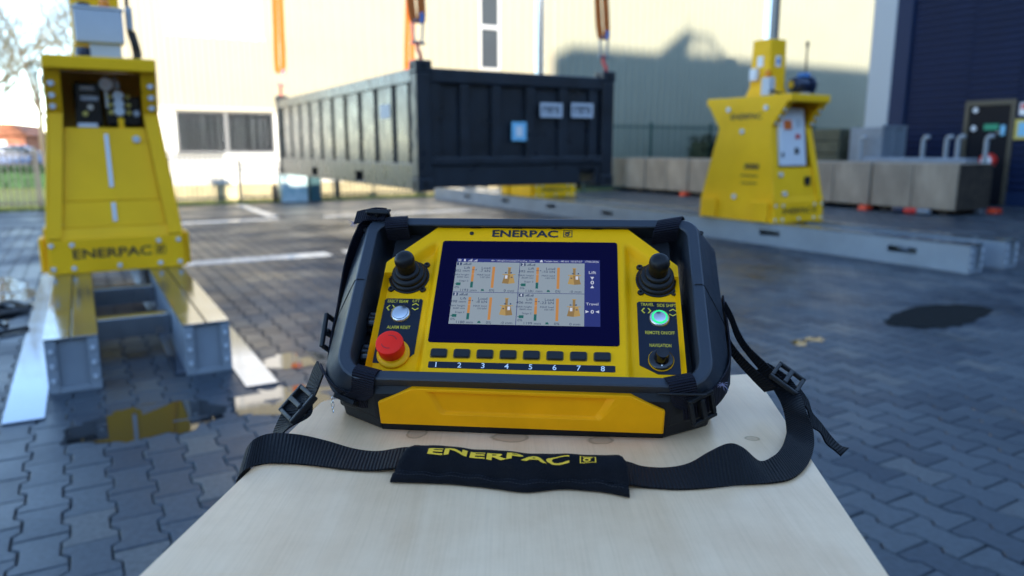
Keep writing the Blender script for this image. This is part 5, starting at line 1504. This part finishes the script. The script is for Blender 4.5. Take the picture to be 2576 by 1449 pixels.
# label plates with print
def chev(mb, x, y, w, h, d, r):
    # d: 0 right,1 left,2 up,3 down ; thick chevron
    t = .38
    base = [(0,0),(w*(1-t)*.0+w*t,0),(w,h/2),(w*t,h),(0,h),(w*(1-t),h/2)]
    pts = []
    for a, b in base:
        a -= w/2; b -= h/2
        if d == 1: a = -a
        if d == 2: a, b = b, a
        if d == 3: a, b = b, -a
        pts.append((x+a, y+b, r))
    mb.add(pts, [(0,1,2,5),(5,2,3,4)])
def plate(x0, x1, q0, q1, cut, side, name):
    if side < 0: P_ = [(x0,q0),(x1-.012,q0),(x1,q0+.012),(x1,q1-.002),(x1-.002,q1),(x0+.002,q1),(x0,q1-.002)]
    else: P_ = [(x0,q0+.006),(x0+.018,q0-.004),(x1,q0-.004),(x1,q1-.002),(x1-.002,q1),(x0+.002,q1),(x0,q1-.002)]
    s = MB(); s.rings([lvl(P_,WZ-.0005), lvl(P_,WZ+.0006)], True, True, True)
    return s.build(name, m_label, rc, xf=Mp)
LW = WZ + .0009
pl = plate(-.1535,-.1118,-.0880,-.0070,0,-1,'label_plate')
tx = MB()
def TL(body, x, y, wid, cap=.0040):
    vs, fs = text_geo(body, 1.0, .004, 1.0, 'CENTER')
    x0_, x1_ = min(v[0] for v in vs), max(v[0] for v in vs)
    k_ = wid/(x1_-x0_); h_ = cap/.72
    tx.add([(x + (u-(x0_+x1_)/2)*k_, y + v*h_, LW) for u, v in vs], fs)
TL('ERECT BEAM', -.1390, -.0108, .0222); TL('LIFT', -.1188, -.0098, .0076); TL('ALARM RESET', -.1330, -.0443, .0250)
chev(tx, -.1482, -.0196, .0042, .0066, 1, LW); chev(tx, -.1424, -.0194, .0042, .0066, 0, LW)
chev(tx, -.1190, -.0146, .0036, .0072, 2, LW); chev(tx, -.1188, -.0206, .0036, .0072, 3, LW)
tx.build('label_print', m_print_y, pl, xf=Mp)
pr_ = plate(.1172,.1612,-.0890,-.0055,0,1,'label_plate')
tx = MB()
TL('TRAVEL', .1280, -.0092, .0137); TL('SIDE SHIFT', .1479, -.0100, .0199); TL('REMOTE ON/OFF', .1393, -.0443, .0299); TL('NAVIGATION', .1390, -.0596, .0217)
chev(tx, .1234, -.0171, .0042, .0066, 1, LW); chev(tx, .1298, -.0172, .0042, .0066, 0, LW)
chev(tx, .1540, -.0160, .0036, .0072, 2, LW); chev(tx, .1537, -.0220, .0036, .0072, 3, LW)
tx.build('label_print', m_print_y, pr_, xf=Mp)

# push buttons
def push(pc, qc, lit):
    s = MB(); s.lathe([(1e-5,0),(.0108,0),(.0108,.0012),(.0096,.0030),(.0086,.0034),(.0084,.0026),(1e-5,.0026)], 36, 'z', (pc,qc,WZ+.0006)); b = s.build('push_button', m_steel, rc, smooth=35, xf=Mp)
    s = MB(); s.lathe([(1e-5,.0026),(.0063 if lit else .0080,.0026),(.0063 if lit else .0080,.0042),(.0058 if lit else .0075,.0045),(1e-5,.0045)], 32, 'z', (pc,qc,WZ+.0006)); s.build('cap', m_steel, b, smooth=35, xf=Mp)
    if lit:
        s = MB(); s.lathe([(.0064,.0027),(.0080,.0027),(.0080,.0040),(.0064,.0040)], 32, 'z', (pc,qc,WZ+.0006)); s.build('light_ring', m_green_led, b, smooth=35, xf=Mp)
push(-.1335,-.0276,False); push(.1396,-.0268,True)

# emergency stop: collar and mushroom head
ec, eq = -.1330, -.0778
s = MB(); s.lathe([(1e-5,0),(.0170,0),(.0172,.0030),(.0160,.0045),(.0140,.0050),(.0132,.0060),(.0128,.0075),(.0118,.0080),(.0112,.0100),(1e-5,.0100)], 36, 'z', (ec,eq,WZ+.0006)); es = s.build('emergency_stop', m_estop_y, rc, smooth=40, xf=Mp)
s = MB(); s.lathe([(1e-5,.0085),(.0128,.0085),(.0136,.0095),(.0142,.0218),(.0138,.0236),(.0122,.0246),(1e-5,.0248)], 40, 'z', (ec,eq,WZ+.0006)); hd_ = s.build('head', m_red, es, smooth=40, xf=Mp)
ar = MB()
for k in range(2):
    t0 = R(20 + 180*k)
    for i in range(6):
        ta, tb = t0 + R(14*i), t0 + R(14*(i+1))
        ar.add([(ec+r_*math.cos(t), eq+r_*math.sin(t), WZ+.0006+.0251) for t, r_ in ((ta,.0072),(ta,.0082),(tb,.0082),(tb,.0072))], [(0,1,2,3)])
ar.build('arrow_mark', mat('dark_red_print',(0.45,0.012,0.008),0.5), hd_, xf=Mp)

# navigation knob
kc, kq = .1386, -.0772
s = MB(); s.lathe([(1e-5,0),(.0128,0),(.0128,.0016),(1e-5,.0016)], 36, 'z', (kc,kq,WZ+.0006)); kb = s.build('navigation_knob', m_estop_y, rc, smooth=40, xf=Mp)
s = MB(); s.lathe([(1e-5,.0016),(.0122,.0016),(.0122,.0030),(.0112,.0040),(.0078,.0046),(.0074,.0060),(.0066,.0150),(.0062,.0165),(1e-5,.0168)], 36, 'z', (kc,kq,WZ+.0006)); s.build('dial', m_gloss_blk, kb, smooth=40, xf=Mp)
s = MB(); s.box(kc-.0008,kc+.0008,kq-.0090,kq-.0066,WZ+.0048,WZ+.0056); s.build('pointer', m_print_w, kb, xf=Mp)

# ribbed knobs on the left flank and a key switch on the right
def flank_knob(qc, rc_, rad, ln):
    s = MB(); n = 40; rg = []
    for x_, k in ((0,1),(ln*.86,1),(ln,.9)):
        rg.append([( -.1582-x_, qc + (rad*k - (.0012 if i % 4 < 2 else 0))*math.cos(2*math.pi*i/n), rc_ + (rad*k - (.0012 if i % 4 < 2 else 0))*math.sin(2*math.pi*i/n)) for i in range(n)])
    s.rings(rg, True, True, True); s.build('flank_knob', m_gloss_blk, rc, smooth=30, xf=Mp)
flank_knob(-.0290,-.026,.0135,.0125); flank_knob(-.0700,-.028,.0150,.0125)
s = MB(); s.lathe([(1e-5,0),(.008,0),(.008,.004),(.006,.005),(1e-5,.005)], 20, 'x', (.1585,-.026,-.030)); s.build('flank_button', m_steel, rc, smooth=40, xf=Mp)
s = MB(); s.tube(catmull([(-.164,-.028,-.046),(-.170,-.046,-.05),(-.172,-.058,-.046),(-.168,-.066,-.04)],5), .0009, 6); s.build('tether', m_rubber, rc, xf=Mp)
# tiny chain hanging from the left corner
for k in range(4):
    cz = .0125 - k*.0055 + .006; pts = []
    for i in range(10):
        t = 2*math.pi*i/10; u, v = .0017*math.cos(t), .0034*math.sin(t)
        pts.append((-.2015 + (u if k % 2 else 0), -.046 + (0 if k % 2 else u), cz + v))
    if cz - .0034 < .0006: break
    s = MB(); s.tube(pts, .00045, 5, True); s.build('chain_link', m_chrome, rc)

# ================================================================== shoulder strap and corner loops
ss = empty('shoulder_strap', (0, .62, TZ), 0, 'black webbing shoulder strap with printed pad lying before the remote control', 'strap')
Ms = Matrix.Translation((0, -.62, -TZ))
def band(st, name, m, parent=ss, k=6, th=.0017, conv=None):
    if conv: st = [(conv(*a), conv(*b)) for a, b in st]
    r = ribbon(st, th, k); r.xf(Ms); return r.build(name, m, parent, smooth=60)
LEFT = [((-.1700,.640,.900),(-.1650,.672,.905)),((-.1950,.612,.915),(-.1930,.648,.925)),((-.2200,.600,.945),(-.2230,.636,.958)),((-.2385,.5985,.985),(-.2420,.634,.998)),((-.2345,.6025,1.0022),(-.2388,.6375,1.0145)),
  ((-.2232,.6202,1.0022),(-.2296,.6554,1.0160)),((-.1988,.6219,1.0020),(-.2032,.6579,1.0148)),((-.1726,.6169,1.0020),(-.1744,.6542,1.0100)),((-.1464,.6102,1.0020),(-.1473,.6482,1.0045)),((-.1230,.6070,1.0022),(-.1246,.6448,1.0034)),((-.1001,.6059,1.0050),(-.1003,.6438,1.0075)),((-.080,.600,1.008),(-.080,.636,1.011))]
band(LEFT, 'webbing', m_web)
RIGHT = [((.075,.5720,1.008),(.078,.6090,1.012)),((.0892,.5702,1.0062),(.0945,.6075,1.0111)),((.1000,.5748,1.0040),(.1039,.6126,1.0068)),((.1128,.5751,1.0018),(.1168,.6129,1.0026)),((.1360,.5722,1.0014),(.1372,.6102,1.0030)),((.1562,.5737,1.0014),(.1565,.6112,1.0068)),((.1700,.5759,1.0014),(.1731,.6096,1.0183)),((.1878,.5796,1.0014),(.1886,.6073,1.0270)),((.2052,.5818,1.0014),(.2035,.6148,1.0198)),((.2192,.5837,1.0016),(.2215,.6216,1.0040)),((.2365,.5894,1.0018),(.2356,.6270,1.0062)),((.2527,.6043,1.0020),(.2478,.6413,1.0082)),((.2696,.6279,1.0026),(.2598,.6638,1.0099)),((.2837,.6548,1.0060),(.2707,.6905,1.0060)),((.2911,.6786,1.0140),(.2774,.7140,1.0121)),((.2921,.6964,1.0220),(.2794,.7321,1.0192)),((.2990,.7350,1.0300),(.2800,.7600,1.0260)),((.2950,.7560,1.0400),(.2770,.7720,1.0340)),((.2760,.7690,1.0520),(.2640,.7760,1.0400))]
band(RIGHT, 'webbing', m_web)
# two thinner runs from the adjuster up to the frame corner
band([((.2950,.7520,1.0320),(.2850,.7660,1.0260)),((.2740,.7660,1.0520),(.2690,.7730,1.0430)),((.2560,.7720,1.0690),(.2530,.7760,1.0620)),((.2460,.7760,1.0850),(.2430,.7790,1.0770)),((.2380,.7790,1.1040),(.2360,.7810,1.0950)),((.2300,.7800,1.1180),(.2290,.7820,1.1080))], 'webbing', m_web)
band([((.2850,.7540,1.0280),(.2740,.7670,1.0200)),((.2650,.7650,1.0430),(.2590,.7720,1.0350)),((.2450,.7690,1.0630),(.2410,.7740,1.0550)),((.2330,.7720,1.0800),(.2300,.7760,1.0730)),((.2250,.7740,1.0960),(.2240,.7770,1.0900))], 'webbing', m_web)
band([((.2960,.7520,1.0240),(.3060,.7600,1.0300)),((.3130,.7480,1.0080),(.3200,.7640,1.0120)),((.3191,.7479,.9890),(.3262,.7656,.9975)),((.3279,.7437,.9825),(.3348,.7597,.9867)),((.3334,.7396,.9719),(.3443,.7557,.9741)),((.3405,.7345,.9665),(.3526,.7484,.9656)),((.3472,.7335,.9605),(.3600,.7440,.9650))], 'tail', m_web)
# adjuster on the right strap
def slider(c, u, v, lu, lv, th, name, parent=ss, m=m_gloss_blk):
    """flat slide buckle: frame with a centre bar"""
    c, u, v = Vector(c), Vector(u).normalized(), Vector(v); v = (v - u*v.dot(u)).normalized(); n_ = u.cross(v)
    s = MB()
    def bar(u0,u1,v0,v1,t=1.0):
        p = []
        for h in (-th/2*t, th/2*t):
            for a_, b_ in ((u0,v0),(u1,v0),(u1,v1),(u0,v1)): p.append(c + u*a_ + v*b_ + n_*h)
        s.hexa(p)
    e = .0042
    bar(-lu,lu,-lv,-lv+e); bar(-lu,lu,lv-e,lv); bar(-lu,-lu+e,-lv+e,lv-e); bar(lu-e,lu,-lv+e,lv-e); bar(-e*.6,e*.6,-lv+e,lv-e,1.5)
    s.xf(Ms); return s.build(name, m, parent, bevel=.0012)
slider((.2935,.7560,1.0390), (.75,-.42,-.52), (.55,.80,.12), .0165,.0200,.0050, 'adjuster', m=m_black)
slider((-.2085,.6860,1.0350), (-.55,-.35,-.62), (.75,-.45,.30), .0165,.0185,.0070, 'adjuster', m=m_black)
# left run from frame corner to adjuster, then over the table edge and under the board
band([((-.1950,.7150,1.0700),(-.1830,.6890,1.0640)),((-.2003,.7166,1.0604),(-.1866,.6903,1.0556)),((-.2067,.7030,1.0420),(-.1887,.6838,1.0485)),((-.2221,.6955,1.0294),(-.1916,.6773,1.0407)),((-.2280,.6887,1.0190),(-.1930,.6704,1.0290)),((-.2330,.6809,1.0040),(-.2144,.6607,1.0170)),((-.2320,.676,.985),(-.2280,.645,.992)),((-.2150,.670,.950),(-.2180,.640,.950)),((-.1900,.666,.915),(-.1950,.632,.915))], 'webbing', m_web)

# shoulder pad: padded sleeve with a stitched front flap
lo_e = [(-.1036,.5855),(-.0533,.5816),(-.0182,.5739),(.0118,.5663),(.0419,.5720),(.0757,.5663),(.0955,.5571)]
up_e = [(-.0942,.6118),(-.0514,.6042),(-.0010,.5938),(.0209,.5908),(.0428,.5888),(.0713,.5880),(.0970,.5866)]
def even(c, n=60):
    L_ = [0.0]
    for p_, q2 in zip(c, c[1:]): L_.append(L_[-1] + (q2-p_).length)
    out = []; k_ = 0
    for i in range(n+1):
        t_ = L_[-1]*i/n
        while k_ < len(c)-2 and L_[k_+1] < t_: k_ += 1
        out.append(c[k_].lerp(c[k_+1], (t_-L_[k_])/max(1e-9, L_[k_+1]-L_[k_])))
    return out
lo_c = even(catmull([(x,y,0) for x,y in lo_e], 8)); up_c = even(catmull([(x,y,0) for x,y in up_e], 8))
def pad_pt(i_f, t):
    """i_f 0..1 along the pad, t 0..1 across (front lip -> crest -> back)"""
    n_ = len(lo_c)-1; f = i_f*n_; i0 = min(int(f), n_-1); w_ = f-i0
    a_ = lo_c[i0].lerp(lo_c[i0+1], w_); b_ = up_c[i0].lerp(up_c[i0+1], w_)
    prof = [(0,.0015),(.03,.0050),(.20,.0085),(.30,.0078),(.40,.0112),(.60,.0180),(.82,.0225),(1.0,.0240),(1.22,.0225),(1.45,.0140),(1.55,.0030)]
    k = t*(len(prof)-1); j = min(int(k), len(prof)-2); ww = k-j
    u_ = prof[j][0]*(1-ww)+prof[j+1][0]*ww; z_ = prof[j][1]*(1-ww)+prof[j+1][1]*ww
    wr = .0012*math.sin(i_f*23+u_*3)*math.sin(u_*2.2) + .0009*math.sin(i_f*51+1.3)*(1-abs(u_-.4))
    end = min(1, min(i_f, 1-i_f)/.035); z_ = z_*(.72+.28*end**.5)
    p = a_.lerp(b_, u_) if u_ <= 1 else b_ + (b_-a_).normalized()*(u_-1)*.03
    return Vector((p.x, p.y, TZ + max(.0012, z_ + wr*(1 if u_ > .1 else .2))))
s = MB(); NI, NT = 64, 30; rg = []
for i in range(NI+1):
    row = [pad_pt(i/NI, j/NT) for j in range(NT+1)]
    a_, b_ = row[-1], row[0]
    row += [Vector((a_.x+(b_.x-a_.x)*k/5, a_.y+(b_.y-a_.y)*k/5, TZ+.0008)) for k in range(1,5)]
    rg.append(row)
s.rings(rg, True, True, True); s.xf(Ms); pad = s.build('pad', m_pad, ss, smooth=60)
st_ = MB()
for row in (.16, .30):
    for i in range(70):
        a_, b_ = pad_pt(.02+.96*i/70, row), pad_pt(.02+.96*(i+.6)/70, row)
        st_.tube([a_+Vector((0,0,.0002)), b_+Vector((0,0,.0002))], .00035, 4)
st_.xf(Ms); sto = st_.build('stitching', mat('thread_black',(0.012,0.013,0.018),0.7), pad); sto['kind'] = 'stuff'
tx = MB()
vs, fs = text_geo('ENERPAC', 1.0, .03, 1.0, 'LEFT')
xmx = max(v[0] for v in vs)
def padmap(u, v):   # u 0..1 along the word, v 0..1 cap height
    p = pad_pt(u, v); return Vector((p.x, p.y, p.z + .0011))
fl_ = MB(); fl_.add([(x/xmx, (y+.35)/.72, 0) for x, y in vs], fs); nl = len(fl_.v)
logo_box(fl_, 0, 0, 1.0, lambda x, y: (1.125 + x*.11, .5 + y*.95, 0))
tm = bpy.data.meshes.new('flat_word'); tm.from_pydata(fl_.v, [], fl_.f)
bm = bmesh.new(); bm.from_mesh(tm); bmesh.ops.triangulate(bm, faces=bm.faces)
for _ in range(3):
    bmesh.ops.subdivide_edges(bm, edges=[e for e in bm.edges if math.hypot((e.verts[0].co.x-e.verts[1].co.x)*12, e.verts[0].co.y-e.verts[1].co.y) > .22], cuts=1, use_grid_fill=False)
    bmesh.ops.triangulate(bm, faces=bm.faces)
bm.verts.index_update()
def pad_w(u):
    n_ = len(lo_c)-1; i_ = min(int(u*n_), n_); return (lo_c[i_]-up_c[i_]).length
tx.add([padmap(.115 + .635*v.co.x,   .636 - .098*(.0225/pad_w(.115 + .635*v.co.x))*(1-v.co.y)) for v in bm.verts], [tuple(v.index for v in f.verts) for f in bm.faces])
bm.free(); bpy.data.meshes.remove(tm)
# split long faces so that the print follows the cushion
tx.xf(Ms); tx.build('pad_lettering', mat('pad_print',(0.80,0.47,0.01),0.5), pad)

# loops that tie the strap to the frame corners (unit coordinates -> world)
Mu = Matrix.Translation(UC) @ Matrix.Rotation(UYAW, 4, 'Z')
def U(p, q_, r): return tuple(Mu @ pp(p, q_, r))
def loopband(pts, w, dirv, name='corner_loop', m=m_webn):
    """pts in panel coordinates; band width w along dirv (panel coords; one for all or one each)"""
    ds = dirv if isinstance(dirv[0], tuple) else [dirv]*len(pts)
    st = [(U(*(Vector(p)-Vector(d_).normalized()*w/2)), U(*(Vector(p)+Vector(d_).normalized()*w/2))) for p, d_ in zip(pts, ds)]
    return band(st, name, m, k=5)
# top left: around the top bar, then down the outside of the left bar
loopband([(-.152,.0800,-.012),(-.152,.0808,.004),(-.1525,.0840,.0082),(-.1535,.0900,.0090),(-.1545,.0965,.0070),(-.157,.1030,-.004),(-.160,.109,-.020)], .026, (1,.10,0))
loopband([(-.166,.0990,.0075),(-.178,.1000,.006),(-.189,.0960,.0010),(-.1970,.084,-.0085),(-.2050,.068,-.020),(-.2120,.048,-.033),(-.2155,.024,-.044),(-.2165,.0,-.050),(-.2165,-.03,-.052),(-.2150,-.055,-.053),(-.2120,-.078,-.054)], .022,
    [(.2,.9,-.2),(.3,.85,-.3),(.45,.6,-.6),(.4,.45,-.75),(.3,.35,-.85),(.15,.2,-.95),(.05,.1,-1),(0,.05,-1),(0,0,-1),(0,0,-1),(0,0,-1)])
loopband([(-.168,.0990,.0085),(-.180,.0990,.0095),(-.192,.0970,.0085),(-.203,.0960,.0060)], .016, (.15,.9,.3), 'corner_tail')
# top right
loopband([(.150,.0795,-.012),(.151,.0806,.004),(.152,.0842,.0086),(.1545,.0905,.0096),(.157,.0970,.0075),(.161,.1035,-.004)], .028, (1,.22,0))
# bottom left: wraps the lower bar and runs to the left corner
loopband([(-.150,-.0985,-.010),(-.151,-.1010,.003),(-.1525,-.1060,.0083),(-.1545,-.1120,.0078),(-.156,-.1175,.000),(-.159,-.1215,-.012),(-.168,-.1230,-.020)], .024, (1,-.25,0))
loopband([(-.150,-.1245,-.022),(-.168,-.1225,-.026),(-.186,-.1140,-.030),(-.203,-.099,-.034),(-.2150,-.080,-.040)], .018, (.2,-.35,-.9))
# bottom right
loopband([(.150,-.0985,-.010),(.151,-.1010,.003),(.1525,-.1060,.0083),(.1550,-.1120,.0080),(.157,-.1180,.000),(.160,-.1215,-.012),(.168,-.1230,-.018)], .026, (1,.25,0))
loopband([(.158,-.1260,-.020),(.172,-.1225,-.020),(.188,-.1120,-.020),(.202,-.0930,-.025),(.2115,-.068,-.036),(.2155,-.040,-.048),(.2165,-.005,-.053),(.2160,.030,-.055)], .022, [(.15,-.45,-.85)]*4+[(.1,-.3,-.95),(.05,-.1,-1),(0,0,-1),(0,0,-1)])
for c_, u_, v_, a_, b_ in (((-.176,.1000,.0085),(1,.06,-.12),(.1,-.42,.85),.0130,.0105),((.176,-.1245,-.0165),(1,.62,-.1),(.2,-.5,-.85),.0145,.0150),((-.178,-.1215,-.0270),(1,-.45,.1),(.2,.35,-.9),.0130,.0070),((-.2215,-.030,-.046),(-.05,1,.1),(.3,.1,-.9),.0210,.0110)):
    c3 = Vector(U(*c_)); o3 = Vector(U(0,0,0))
    slider(c3, Vector(U(*u_))-o3, Vector(U(*v_))-o3, a_, b_, .0052, 'slide_buckle', m=m_black)
# frayed ends
for c_, sd in (((.197,-.1015,-.012),3),((-.2135,-.0905,-.032),4),((-.2050,.0900,.0035),5)):
    rr = random.Random(sd); s = MB(); c3 = Vector(U(*c_))
    for k in range(16):
        d_ = Vector((rr.uniform(-1,1), rr.uniform(-1,.2), rr.uniform(-.9,.7)))*.006
        s.tube([c3, c3+d_*.6+Vector((0,0,.001)), c3+d_], .00022, 4)
    s.xf(Ms); s.build('frayed_threads', mat('pale_thread',(0.30,0.28,0.42),0.8), ss)
